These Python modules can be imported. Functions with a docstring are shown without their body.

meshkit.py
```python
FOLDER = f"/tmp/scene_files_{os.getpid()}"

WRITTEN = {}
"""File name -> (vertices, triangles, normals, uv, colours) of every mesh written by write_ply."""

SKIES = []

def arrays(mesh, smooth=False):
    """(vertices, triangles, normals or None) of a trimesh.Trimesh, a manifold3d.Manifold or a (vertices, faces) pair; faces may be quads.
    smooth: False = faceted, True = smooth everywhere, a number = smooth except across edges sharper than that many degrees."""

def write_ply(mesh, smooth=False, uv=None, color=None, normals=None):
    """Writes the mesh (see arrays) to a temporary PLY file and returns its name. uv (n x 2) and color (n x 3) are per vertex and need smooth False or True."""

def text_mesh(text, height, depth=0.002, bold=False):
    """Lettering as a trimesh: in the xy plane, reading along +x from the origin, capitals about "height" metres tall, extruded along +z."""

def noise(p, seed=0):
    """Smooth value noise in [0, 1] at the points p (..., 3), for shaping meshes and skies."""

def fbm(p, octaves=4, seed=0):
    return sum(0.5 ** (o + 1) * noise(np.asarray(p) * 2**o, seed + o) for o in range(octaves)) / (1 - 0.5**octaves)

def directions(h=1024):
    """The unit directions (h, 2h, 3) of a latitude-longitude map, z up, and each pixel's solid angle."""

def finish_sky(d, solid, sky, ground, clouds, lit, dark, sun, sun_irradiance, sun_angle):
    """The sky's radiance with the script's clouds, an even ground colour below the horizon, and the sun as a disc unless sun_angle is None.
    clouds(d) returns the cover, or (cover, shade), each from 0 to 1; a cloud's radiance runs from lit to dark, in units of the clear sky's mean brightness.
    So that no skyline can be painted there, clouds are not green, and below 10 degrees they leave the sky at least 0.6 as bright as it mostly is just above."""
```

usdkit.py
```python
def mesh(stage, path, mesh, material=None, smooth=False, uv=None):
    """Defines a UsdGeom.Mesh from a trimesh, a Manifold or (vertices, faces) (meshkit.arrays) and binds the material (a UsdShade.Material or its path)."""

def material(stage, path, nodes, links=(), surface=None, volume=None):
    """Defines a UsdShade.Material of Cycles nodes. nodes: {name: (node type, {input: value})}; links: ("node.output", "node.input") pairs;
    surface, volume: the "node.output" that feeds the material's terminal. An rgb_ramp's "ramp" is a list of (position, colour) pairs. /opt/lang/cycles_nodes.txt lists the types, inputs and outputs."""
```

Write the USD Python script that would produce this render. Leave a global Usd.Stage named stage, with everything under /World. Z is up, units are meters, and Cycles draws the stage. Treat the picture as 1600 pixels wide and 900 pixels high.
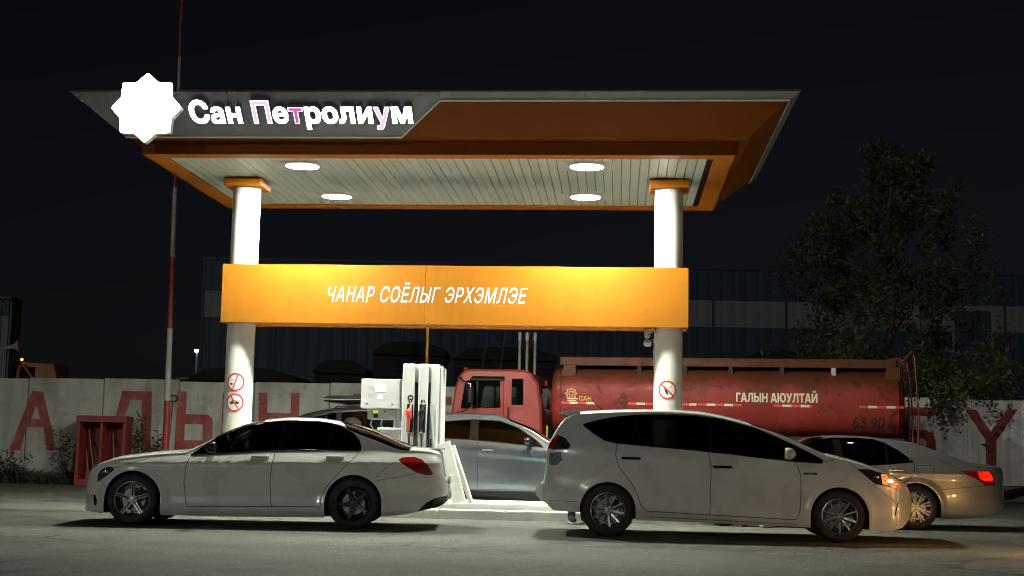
import math, random, glob
import numpy as np, trimesh, shapely, usdkit, meshkit
import manifold3d as m3
from shapely.geometry import Polygon, LineString, Point, box as sbox
from shapely.ops import unary_union
from shapely import affinity
from scipy.interpolate import PchipInterpolator
from pxr import Usd, UsdGeom, UsdLux, UsdShade, Gf, Vt, Sdf

random.seed(7)
RNG = np.random.default_rng(7)
PI = math.pi
stage = Usd.Stage.CreateInMemory()
UsdGeom.SetStageUpAxis(stage, 'Z')
UsdGeom.SetStageMetersPerUnit(stage, 1.0)
WORLD = UsdGeom.Xform.Define(stage, '/World')
UsdGeom.Scope.Define(stage, '/World/Looks')

# ------------------------------------------------------------------ camera
F_PX, CAM_H, ROLL, PITCH = 2100.0, 1.08, math.radians(1.13), math.atan(252 / 2100.0)
cam = UsdGeom.Camera.Define(stage, '/World/camera')
cam.CreateHorizontalApertureAttr(36.0)
cam.CreateVerticalApertureAttr(20.25)
cam.CreateFocalLengthAttr(F_PX / 1600 * 36)
cam.CreateExposureAttr(0.0)
_fw = np.array([0, math.cos(PITCH), math.sin(PITCH)])
_up = np.array([0, -math.sin(PITCH), math.cos(PITCH)])
_rt = np.array([1.0, 0, 0])
_r2 = math.cos(ROLL) * _rt + math.sin(ROLL) * _up
_u2 = -math.sin(ROLL) * _rt + math.cos(ROLL) * _up
cam.AddTransformOp().Set(Gf.Matrix4d(*_r2, 0, *_u2, 0, *(-_fw), 0, 0, 0, CAM_H, 1))

# ------------------------------------------------------------------ night sky and the low street light behind the camera
SUN_DIR = np.array([-0.38, -1.0, 0.26]); SUN_DIR /= np.linalg.norm(SUN_DIR)
def mk(name, nodes, links=(), surface=None, volume=None):
    return usdkit.material(stage, '/World/Looks/' + name, nodes, links, surface, volume)
sky_mat = mk('night_sky', {
    's': ('sky_texture', {'sky_type': 'single_scattering', 'sun_disc': False, 'sun_elevation': float(math.asin(SUN_DIR[2])),
                          'sun_rotation': float(math.atan2(SUN_DIR[0], SUN_DIR[1]))}),
    'h': ('hsv', {'saturation': 0.30}),
    't': ('mix_color', {'blend_type': 'multiply', 'fac': 1.0, 'b': (0.80, 0.84, 1.05)}),
    'b': ('background_shader', {'strength': 0.0010})},
    [('s.color', 'h.color'), ('h.color', 't.a'), ('t.result', 'b.color')], surface='b.background')
dome = UsdLux.DomeLight.Define(stage, '/World/sky')
dome.CreateIntensityAttr(1.0)
UsdShade.MaterialBindingAPI.Apply(dome.GetPrim()).Bind(sky_mat)
sun = UsdLux.DistantLight.Define(stage, '/World/street_glow')
sun.CreateNormalizeAttr(True)
sun.CreateIntensityAttr(0.065)
sun.CreateAngleAttr(1.5)
sun.CreateColorAttr(Gf.Vec3f(1.0, 0.97, 0.88))
_z = SUN_DIR; _x = np.cross([0, 0, 1.0], _z); _x /= np.linalg.norm(_x); _y = np.cross(_z, _x)
sun.AddTransformOp().Set(Gf.Matrix4d(*_x, 0, *_y, 0, *_z, 0, 0, 0, 30, 1))

# ------------------------------------------------------------------ scene tree helpers
_used = {}
def uniq(parent, name):
    k = (parent, name); n = _used.get(k, 0); _used[k] = n + 1
    return parent + '/' + (name if n == 0 else '%s_%03d' % (name, n))
def meta(p, **kw):
    for k, v in kw.items():
        if v: p.SetCustomDataByKey(k, v)
def thing(name, label=None, cat=None, o=(0, 0, 0), yaw=0.0, group=None, kind=None):
    path = uniq('/World', name)
    x = UsdGeom.Xform.Define(stage, path)
    x.AddTranslateOp().Set(Gf.Vec3d(*map(float, o)))
    if yaw: x.AddRotateZOp().Set(float(yaw))
    meta(x.GetPrim(), label=label, category=cat, group=group, kind=kind)
    return path
def arr(mesh, smooth):
    return meshkit.arrays(mesh, smooth)
def part(parent, name, mesh, mat, smooth=False, label=None, normals=None, kind=None):
    path = uniq(parent, name)
    if isinstance(mesh, (list,)): mesh = cat(mesh)
    m = usdkit.mesh(stage, path, mesh, mat, smooth=smooth)
    if normals is not None:
        m.CreateNormalsAttr(Vt.Vec3fArray.FromNumpy(np.asarray(normals, np.float32)))
        m.SetNormalsInterpolation('vertex')
    meta(m.GetPrim(), label=label, kind=kind)
    return path
def solo(name, mesh, mat, label=None, cat_=None, smooth=False, group=None, kind=None):
    path = part('/World', name, mesh, mat, smooth)
    meta(stage.GetPrimAtPath(path), label=label, category=cat_, group=group, kind=kind)
    return path

# ------------------------------------------------------------------ mesh helpers
def cat(ms):
    ms = [m for m in ms if m is not None]
    return trimesh.util.concatenate(ms)
def T(v, f): return trimesh.Trimesh(np.asarray(v, float), np.asarray(f, int), process=False)
def bx(x0, x1, y0, y1, z0, z1, b=0.0):
    if b <= 0:
        m = trimesh.creation.box([x1 - x0, y1 - y0, z1 - z0]); m.apply_translation([(x0 + x1) / 2, (y0 + y1) / 2, (z0 + z1) / 2]); return m
    b = min(b, (x1 - x0) / 2.01, (y1 - y0) / 2.01, (z1 - z0) / 2.01)
    p = []
    for sx in (0, 1):
        for sy in (0, 1):
            for sz in (0, 1):
                X, Y, Z = (x1, x0)[sx], (y1, y0)[sy], (z1, z0)[sz]
                dx, dy, dz = (-b, b)[sx], (-b, b)[sy], (-b, b)[sz]
                p += [(X, Y + dy, Z + dz), (X + dx, Y, Z + dz), (X + dx, Y + dy, Z)]
    return trimesh.convex.convex_hull(np.array(p))
def mv(m, x=0, y=0, z=0): m = m.copy(); m.apply_translation([x, y, z]); return m
def rot(m, ang, axis, pt=(0, 0, 0)):
    m = m.copy(); m.apply_transform(trimesh.transformations.rotation_matrix(math.radians(ang), axis, pt)); return m
def tube(pts, r, n=8, caps=True):
    p = np.asarray(pts, float); r = np.broadcast_to(np.asarray(r, float), (len(p),))
    t = np.gradient(p, axis=0); t /= np.linalg.norm(t, axis=1, keepdims=True) + 1e-12
    a = np.cross(t, np.where(np.abs(t[:, 2:]) < 0.9, [0, 0, 1.0], [1.0, 0, 0])); a /= np.linalg.norm(a, axis=1, keepdims=True) + 1e-12
    for i in range(1, len(p)):
        v = a[i - 1] - t[i] * (a[i - 1] @ t[i]); l = np.linalg.norm(v)
        if l > 1e-6: a[i] = v / l
    b = np.cross(t, a); g = np.arange(n) * 2 * PI / n
    v = p[:, None] + r[:, None, None] * (np.cos(g)[None, :, None] * a[:, None] + np.sin(g)[None, :, None] * b[:, None])
    f = []
    for i in range(len(p) - 1):
        for j in range(n):
            q = [i * n + j, i * n + (j + 1) % n, (i + 1) * n + (j + 1) % n, (i + 1) * n + j]
            f += [[q[0], q[1], q[2]], [q[0], q[2], q[3]]]
    v = v.reshape(-1, 3)
    if caps:
        k = len(v); v = np.vstack([v, p[0], p[-1]])
        e = (len(p) - 1) * n
        for j in range(n):
            f += [[k, (j + 1) % n, j], [k + 1, e + j, e + (j + 1) % n]]
    return T(v, f)
def lathe(prof, n=32):
    """prof: (r, z) pairs turned about z."""
    p = np.asarray(prof, float); g = np.arange(n) * 2 * PI / n
    v = np.stack([p[:, None, 0] * np.cos(g), p[:, None, 0] * np.sin(g), np.repeat(p[:, 1:2], n, 1)], -1).reshape(-1, 3)
    f = []
    for i in range(len(p) - 1):
        for j in range(n):
            a, b, c, d = i * n + j, i * n + (j + 1) % n, (i + 1) * n + (j + 1) % n, (i + 1) * n + j
            f += [[a, b, c], [a, c, d]]
    return T(v, f)
def ext(poly, depth):
    if poly.is_empty: return None
    gs = [g for g in getattr(poly, 'geoms', [poly]) if g.geom_type == 'Polygon' and g.area > 1e-8]
    return cat([trimesh.creation.extrude_polygon(g, depth, engine='earcut') for g in gs])
def front(m, y=0.0):
    """a mesh drawn in the xy plane, extruded along +z, stood up to face -y with its front at y - depth"""
    m = m.copy(); v = m.vertices.copy(); m.vertices = np.stack([v[:, 0], y - v[:, 2], v[:, 1]], 1); return m
def extx(poly_xz, y0, y1):
    """polygon in x,z extruded from y0 to y1"""
    m = ext(poly_xz, y1 - y0); v = m.vertices.copy()
    m.vertices = np.stack([v[:, 0], y1 - v[:, 2], v[:, 1]], 1); return m
def ell(c, r, sub=2):
    m = trimesh.creation.icosphere(sub, 1.0); m.apply_scale(r); m.apply_translation(c); return m
def hull(ms): return trimesh.convex.convex_hull(np.vstack([m.vertices for m in ms]))
_font = {}
def letters(text, height, weight=700, sx=1.0, slant=0.0, gap=0.0):
    """[(character, polygon)] along +x, capitals 'height' tall, starting at x = 0; and the total length"""
    from PIL import Image, ImageDraw, ImageFont
    if weight not in _font:
        ft = ImageFont.truetype(glob.glob('/opt/blender-*/*/datafiles/fonts/Inter.woff2')[0], 110)
        ft.set_variation_by_axes([32, weight]); _font[weight] = ft
    ft = _font[weight]; s = height / (110 * 0.727); out = []
    for k, ch in enumerate(text):
        x = ft.getlength(text[:k]) * s * sx + gap * k
        if ch == ' ': continue
        a, b, c, d = ft.getbbox(ch, anchor='ls')
        im = Image.new('L', (c - a + 8, d - b + 8)); ImageDraw.Draw(im).text((4 - a, 4 - b), ch, 255, ft, anchor='ls')
        on = np.pad(np.asarray(im) > 127, ((0, 0), (1, 1))).astype(np.int8); df = np.diff(on, axis=1)
        rr, st = np.nonzero(df == 1); en = np.nonzero(df == -1)[1]
        g = unary_union(shapely.box(st, -rr - 1, en, -rr)).buffer(0.8).buffer(-0.8).simplify(0.7)
        g = affinity.affine_transform(g, [s * sx, s * slant, 0, s, x + (a - 4) * s * sx + (4 - b) * s * slant, (4 - b) * s])
        out.append((ch, g))
    return out, ft.getlength(text) * s * sx + gap * (len(text) - 1)

# ------------------------------------------------------------------ materials
def pm(name, color, rough=0.5, metal=0.0, coat=0.0, var=0.0, vs=3.0, bump=0.0, bs=40.0, spec=0.5, dirt=None, streak=None):
    """principled material; var: value variation by noise, dirt: (colour, amount, scale), bump: metres of relief"""
    n = {'p': ('principled_bsdf', {'base_color': color, 'roughness': rough, 'metallic': metal, 'coat_weight': coat, 'coat_roughness': 0.04, 'specular_ior_level': spec}),
         'g': ('geometry', {})}
    l = []; src = None
    if var or dirt or streak:
        c2 = tuple(max(0, c * (1 - var)) for c in color); c1 = tuple(min(1, c * (1 + var * 0.5)) for c in color)
        n['n1'] = ('noise_texture', {'scale': vs, 'detail': 6.0, 'roughness': 0.6})
        n['m1'] = ('mix_color', {'a': c1, 'b': c2})
        n['r1'] = ('rgb_ramp', {'ramp': [(0.35, (0, 0, 0)), (0.65, (1, 1, 1))]})
        l += [('g.position', 'n1.vector'), ('n1.fac', 'r1.fac'), ('r1.color', 'm1.fac')]; src = 'm1.result'
    if dirt:
        dc, amt, ds = dirt
        n['n2'] = ('noise_texture', {'scale': ds, 'detail': 9.0, 'roughness': 0.68})
        n['r2'] = ('rgb_ramp', {'ramp': [(0.50, (0, 0, 0)), (0.60, (amt * .6,) * 3), (0.72, (amt,) * 3)]})
        n['m2'] = ('mix_color', {'b': dc})
        l += [('g.position', 'n2.vector'), ('n2.fac', 'r2.fac'), ('r2.color', 'm2.fac'), (src, 'm2.a')]; src = 'm2.result'
    if streak:
        dc, amt, (sx, sy, sz) = streak
        n['mp'] = ('mapping', {'scale': (sx, sy, sz)})
        n['n3'] = ('noise_texture', {'scale': 1.0, 'detail': 7.0, 'roughness': 0.62})
        n['r3'] = ('rgb_ramp', {'ramp': [(0.46, (0, 0, 0)), (0.70, (amt,) * 3)]})
        n['m3'] = ('mix_color', {'b': dc})
        l += [('g.position', 'mp.vector'), ('mp.vector', 'n3.vector'), ('n3.fac', 'r3.fac'), ('r3.color', 'm3.fac'), (src, 'm3.a')]; src = 'm3.result'
    if src: l.append((src, 'p.base_color'))
    if bump:
        n['nb'] = ('noise_texture', {'scale': bs, 'detail': 4.0})
        n['bp'] = ('bump', {'strength': 1.0, 'distance': bump})
        l += [('g.position', 'nb.vector'), ('nb.fac', 'bp.height'), ('bp.normal', 'p.normal')]
    return mk(name, n, l, 'p.BSDF')
def em(name, color, strength):
    return mk(name, {'e': ('emission', {'color': color, 'strength': strength})}, (), 'e.emission')
def em_var(name, color, lo, hi, scale):
    return mk(name, {'e': ('emission', {'color': color}), 'g': ('geometry', {}), 'n': ('noise_texture', {'scale': float(scale), 'detail': 3.0}), 'm': ('map_range', {'from_min': 0.35, 'from_max': 0.68, 'to_min': lo, 'to_max': hi})},
              [('g.position', 'n.vector'), ('n.fac', 'm.value'), ('m.result', 'e.strength')], 'e.emission')
def pane(name, tint, refl=1.0):
    return mk(name, {'t': ('transparent_bsdf', {'color': tint}), 'g': ('glossy_bsdf', {'roughness': 0.02, 'color': (refl,) * 3}), 'f': ('fresnel', {'IOR': 1.5}),
                     'x': ('mix_closure', {})}, [('t.BSDF', 'x.closure1'), ('g.BSDF', 'x.closure2'), ('f.fac', 'x.fac')], 'x.closure')
M = {}
M['white_paint'] = pm('white_car_paint', (0.70, 0.70, 0.67), 0.25, coat=1.0, var=0.04, vs=2.0, dirt=((0.30, 0.27, 0.22), 0.30, 3.2))
M['pearl_paint'] = pm('pearl_car_paint', (0.71, 0.71, 0.69), 0.25, coat=1.0, var=0.04, vs=2.0, dirt=((0.33, 0.30, 0.25), 0.30, 2.6))
M['silver_paint'] = pm('silver_car_paint', (0.34, 0.345, 0.345), 0.36, metal=0.7, coat=1.0, var=0.03, dirt=((0.30, 0.28, 0.24), 0.25, 3.0))
M['blue_grey_paint'] = pm('blue_grey_car_paint', (0.095, 0.116, 0.138), 0.3, metal=0.6, coat=1.0, var=0.03, dirt=((0.2, 0.2, 0.19), 0.2, 3.0))
M['black_paint'] = pm('black_car_paint', (0.008, 0.008, 0.009), 0.12, var=0.05, spec=0.5)
M['glass_dark'] = pane('dark_tinted_glass', (0.05, 0.05, 0.05))
M['glass_tint'] = pane('tinted_glass', (0.22, 0.22, 0.21))
M['glass_clear'] = pane('clear_glass', (0.75, 0.78, 0.77))
M['glass_warm'] = pane('brown_tinted_glass', (0.02, 0.015, 0.013), 0.35)
M['rubber'] = pm('tyre_rubber', (0.018, 0.018, 0.018), 0.75, var=0.25, vs=9, dirt=((0.09, 0.08, 0.07), 0.5, 7.0))
M['dark_trim'] = pm('dark_trim', (0.012, 0.012, 0.012), 0.3, var=0.2, spec=0.25)
M['pillar'] = pm('black_pillar', (0.008, 0.008, 0.008), 0.08, var=0.1, spec=0.4)
M['gap'] = pm('panel_gap_dark', (0.006, 0.006, 0.006), 0.9, var=0.1)
M['lining'] = pm('cabin_lining', (0.02, 0.019, 0.018), 0.85, var=0.2)
M['seat'] = pm('seat_cloth', (0.045, 0.04, 0.036), 0.9, var=0.3, vs=8)
M['chrome'] = pm('chrome', (0.75, 0.75, 0.76), 0.12, metal=1.0, var=0.05)
M['alloy'] = pm('alloy_wheel', (0.40, 0.40, 0.39), 0.34, metal=0.85, var=0.1, dirt=((0.12, 0.10, 0.08), 0.5, 12.0))
M['dark_alloy'] = pm('dark_alloy', (0.05, 0.05, 0.05), 0.4, metal=0.6, var=0.2)
M['disc'] = pm('brake_disc', (0.30, 0.29, 0.28), 0.4, metal=0.9, var=0.2)
M['red_lens'] = pm('red_lens', (0.30, 0.010, 0.012), 0.12, coat=1.0, var=0.25, vs=18)
M['red_lit'] = em_var('lit_tail_light', (1.0, 0.018, 0.006), 0.5, 1.7, 22)
M['clear_lens'] = pm('lamp_lens', (0.30, 0.31, 0.32), 0.08, metal=0.4, coat=1.0, var=0.6, vs=22)
M['dark_lens'] = pm('dark_lamp_lens', (0.05, 0.05, 0.055), 0.1, metal=0.3, coat=1.0, var=0.6, vs=20)
M['amber_lit'] = em_var('amber_reflection_glow', (1.0, 0.30, 0.07), 0.25, 1.6, 26)  # glow stands in for warm light reflected in the front lamp
M['orange'] = pm('orange_panel_shaded', (0.18, 0.041, 0.001), 0.5, spec=0.08, var=0.05, vs=1.3, dirt=((0.13, 0.04, 0.003), 0.2, 1.7))  # canopy orange, darkened for the shade on the fascia
M['beam_orange_lit'] = pm('beam_orange_lit', (0.34, 0.120, 0.005), 0.45, var=0.05, vs=1.1, spec=0.3, dirt=((0.24, 0.085, 0.006), 0.35, 1.5), streak=((0.27, 0.095, 0.006), 0.4, (7, 7, 0.7)))  # same orange as the fascia, lightened for the lamplight on the beam
M['orange_soffit'] = pm('orange_soffit', (0.40, 0.12, 0.005), 0.5, spec=0.2, var=0.10, vs=1.5)
M['grey_panel'] = pm('grey_composite_panel', (0.165, 0.175, 0.185), 0.45, var=0.05, vs=1.0, streak=((0.2, 0.2, 0.2), 0.2, (6, 6, 0.8)))
M['pale_trim'] = pm('pale_trim', (0.62, 0.61, 0.58), 0.4, var=0.05)
M['plank'] = pm('ceiling_plank', (0.58, 0.64, 0.58), 0.4, var=0.05, vs=2.2, dirt=((0.50, 0.48, 0.38), 0.25, 2.0))
M['plank2'] = pm('ceiling_plank_dull', (0.54, 0.60, 0.54), 0.42, var=0.05, vs=2.7, dirt=((0.46, 0.44, 0.35), 0.25, 2.3))
M['column'] = pm('white_column_paint', (0.72, 0.71, 0.66), 0.42, var=0.04, vs=1.4, dirt=((0.5, 0.47, 0.4), 0.22, 2.4))
M['white_metal'] = pm('white_enamel', (0.56, 0.57, 0.575), 0.38, var=0.04, vs=2.0, dirt=((0.5, 0.48, 0.44), 0.2, 5.0))
M['white_board'] = pm('white_board', (0.78, 0.78, 0.75), 0.55, var=0.05, vs=3, dirt=((0.5, 0.48, 0.42), 0.3, 6.0))
M['grey_metal'] = pm('grey_metal', (0.36, 0.37, 0.36), 0.45, var=0.1)
M['black_plastic'] = pm('black_plastic', (0.012, 0.012, 0.013), 0.25, var=0.2, spec=0.35)
M['red_plastic'] = pm('red_plastic', (0.72, 0.045, 0.03), 0.4, var=0.1)
M['white_print'] = pm('white_print', (0.80, 0.79, 0.76), 0.5, var=0.04)
M['black_print'] = pm('black_print', (0.015, 0.015, 0.015), 0.6, var=0.1)
M['red_print'] = pm('red_print', (0.66, 0.05, 0.035), 0.5, var=0.08)
M['island'] = pm('island_concrete', (0.74, 0.74, 0.71), 0.75, var=0.08, vs=4, bump=0.002, bs=60, dirt=((0.28, 0.26, 0.22), 0.45, 2.2))
M['concrete'] = pm('wall_whitewash', (0.37, 0.375, 0.345), 0.85, var=0.14, vs=1.1, bump=0.004, bs=18, dirt=((0.16, 0.15, 0.13), 0.55, 1.1), streak=((0.17, 0.165, 0.15), 0.4, (4, 4, 0.5)))
M['sheet'] = pm('white_sheet_metal', (0.82, 0.80, 0.77), 0.6, var=0.1, vs=1.0, dirt=((0.22, 0.2, 0.17), 0.4, 1.4), streak=((0.2, 0.18, 0.16), 0.4, (6, 6, 0.4)))
M['plinth'] = pm('wall_footing', (0.17, 0.165, 0.15), 0.9, var=0.35, vs=2.0, bump=0.01, bs=12, dirt=((0.06, 0.06, 0.045), 0.7, 2.0))
M['wall_red'] = pm('faded_red_wall_paint', (0.27, 0.055, 0.05), 0.85, var=0.25, vs=2.0, dirt=((0.32, 0.29, 0.26), 0.35, 3.4))
M['truck_red'] = mk('tanker_red', {
    'g': ('geometry', {}), 'n1': ('noise_texture', {'scale': 1.1, 'detail': 6.0}), 'r1': ('rgb_ramp', {'ramp': [(0.3, (0.26, 0.030, 0.026)), (0.7, (0.19, 0.022, 0.018))]}),
    's': ('separate_xyz', {}), 'n2': ('noise_texture', {'scale': 1.6, 'detail': 7.0, 'roughness': 0.65}), 'z': ('math', {'math_type': 'multiply_add', 'value2': 0.9}), 'r2': ('rgb_ramp', {'ramp': [(0.40, (0, 0, 0)), (0.62, (0.85, 0.85, 0.85))]}),
    'zz': ('map_range', {'from_min': 2.15, 'from_max': 2.75, 'to_min': -0.25, 'to_max': 0.22, 'clamp': True}), 'm2': ('mix_color', {'b': (0.075, 0.028, 0.012)}),
    'n3': ('noise_texture', {'scale': 3.4, 'detail': 10.0, 'roughness': 0.72, 'distortion': 0.8}), 'r3': ('rgb_ramp', {'ramp': [(0.56, (0, 0, 0)), (0.62, (0.7, 0.7, 0.7)), (0.74, (0.9, 0.9, 0.9))]}), 'm3': ('mix_color', {'b': (0.045, 0.020, 0.010)}),
    'b': ('bump', {'distance': 0.004}), 'nb': ('noise_texture', {'scale': 2.2, 'detail': 3.0}), 'rr': ('map_range', {'from_min': 0.4, 'from_max': 0.7, 'to_min': 0.38, 'to_max': 0.75}),
    'p': ('principled_bsdf', {'specular_ior_level': 0.22})},
    [('g.position', 'n1.vector'), ('n1.fac', 'r1.fac'), ('g.position', 's.vector'), ('s.z', 'zz.value'), ('g.position', 'n2.vector'), ('n2.fac', 'z.value1'), ('zz.result', 'z.value3'), ('z.value', 'r2.fac'), ('r2.color', 'm2.fac'), ('r1.color', 'm2.a'),
     ('g.position', 'n3.vector'), ('n3.fac', 'r3.fac'), ('r3.color', 'm3.fac'), ('m2.result', 'm3.a'), ('m3.result', 'p.base_color'), ('g.position', 'nb.vector'), ('nb.fac', 'b.height'), ('b.normal', 'p.normal'), ('n3.fac', 'rr.value'), ('rr.result', 'p.roughness')], 'p.BSDF')
M['cab_red'] = pm('cab_red', (0.27, 0.034, 0.030), 0.32, coat=0.7, var=0.12, vs=1.6, dirt=((0.22, 0.06, 0.05), 0.35, 2.4))
M['rust'] = pm('rust', (0.10, 0.045, 0.022), 0.9, var=0.5, vs=9)
M['chassis'] = pm('chassis_grime', (0.022, 0.021, 0.02), 0.8, var=0.4, vs=6)
M['cream_print'] = pm('cream_print', (0.62, 0.56, 0.40), 0.6, var=0.1, vs=6)
M['yellow_print'] = pm('yellow_print', (0.62, 0.30, 0.06), 0.6, var=0.15, vs=8)
M['pole_white'] = pm('pole_white', (0.40, 0.39, 0.37), 0.55, var=0.2, vs=2.0, dirt=((0.25, 0.22, 0.19), 0.4, 5))
M['pole_red'] = pm('pole_red', (0.28, 0.025, 0.022), 0.5, var=0.2, vs=3.0)
M['fire_red'] = pm('cabinet_red', (0.20, 0.014, 0.012), 0.5, var=0.15, vs=3, dirt=((0.12, 0.03, 0.02), 0.4, 5))
M['wood'] = pm('worn_wood', (0.22, 0.14, 0.08), 0.8, var=0.3, vs=12)
M['yellow'] = pm('yellow_paint', (0.62, 0.36, 0.02), 0.45, var=0.08)
M['galv'] = pm('galvanised', (0.42, 0.40, 0.36), 0.5, var=0.25, vs=5, dirt=((0.22, 0.12, 0.06), 0.5, 4))
M['blue_sheet'] = pm('blue_cladding', (0.014, 0.037, 0.066), 0.6, var=0.12, vs=0.8)
M['grey_sheet'] = pm('grey_cladding', (0.175, 0.18, 0.18), 0.6, var=0.12, vs=0.8)
M['shed'] = pm('dark_shed', (0.020, 0.020, 0.020), 0.9, var=0.3, vs=1.0)
M['bark'] = pm('bark', (0.10, 0.09, 0.065), 0.9, var=0.4, vs=6)
M['orange_truck'] = pm('orange_machine', (0.40, 0.12, 0.02), 0.5, var=0.2)
M['skin'] = pm('skin', (0.42, 0.25, 0.17), 0.6, var=0.05)
M['denim'] = pm('dark_blue_cloth', (0.020, 0.025, 0.07), 0.9, var=0.2, vs=20)
M['jacket'] = pm('dark_jacket', (0.03, 0.03, 0.035), 0.85, var=0.2, vs=15)
M['hair'] = pm('dark_hair', (0.012, 0.010, 0.009), 0.6, var=0.2, vs=30)
M['sole'] = pm('white_sole', (0.6, 0.58, 0.54), 0.7, var=0.1)
M['led'] = em('led_panel', (0.95, 1.0, 0.83), 980.0)
M['added_amber'] = em('added_amber_light', (1.0, 0.42, 0.10), 350.0)  # added emitter, warms the silver saloon and the ground
M['headlamp_lit'] = em('lit_headlamp', (1.0, 0.50, 0.13), 800.0)
M['star_lit'] = em('star_sign_light', (0.92, 0.95, 1.0), 7.0)
M['letter_lit'] = em('white_letter_light', (0.97, 0.96, 1.0), 4.5)
M['letter_pink'] = em('pinkish_letter_light', (1.0, 0.72, 0.88), 0.92)
M['letter_magenta'] = em('magenta_letter_light', (0.95, 0.13, 0.55), 0.8)
M['halo_lit'] = em('letter_edge_light', (0.88, 0.86, 1.0), 2.0)
M['screen'] = em('lit_display', (0.95, 1.0, 1.0), 3.0)
M['screen_green'] = em('lit_green_display', (0.62, 0.85, 0.06), 0.8)
M['lamp_white'] = em('far_white_lamp', (1.0, 0.98, 0.9), 6.0)
M['lamp_amber'] = em('far_amber_lamp', (1.0, 0.5, 0.12), 3.0)
def leaf(name, c):
    return mk(name, {'d': ('principled_bsdf', {'base_color': c, 'roughness': 0.6}), 't': ('translucent_bsdf', {'color': tuple(x * 1.3 for x in c)}), 'n': ('noise_texture', {'scale': 1.3, 'detail': 3.0}),
                     'g': ('geometry', {}), 'h': ('hsv', {'color': c}), 'm': ('map_range', {'from_min': 0.3, 'from_max': 0.7, 'to_min': 0.5, 'to_max': 1.5}), 'x': ('mix_closure', {'fac': 0.3})},
              [('g.position', 'n.vector'), ('n.fac', 'm.value'), ('m.result', 'h.value'), ('h.color', 'd.base_color'), ('d.BSDF', 'x.closure1'), ('t.BSDF', 'x.closure2')], 'x.closure')
M['leaf'] = leaf('tree_leaf', (0.11, 0.125, 0.05))
M['weed'] = leaf('weed_leaf', (0.035, 0.042, 0.018))
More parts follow.
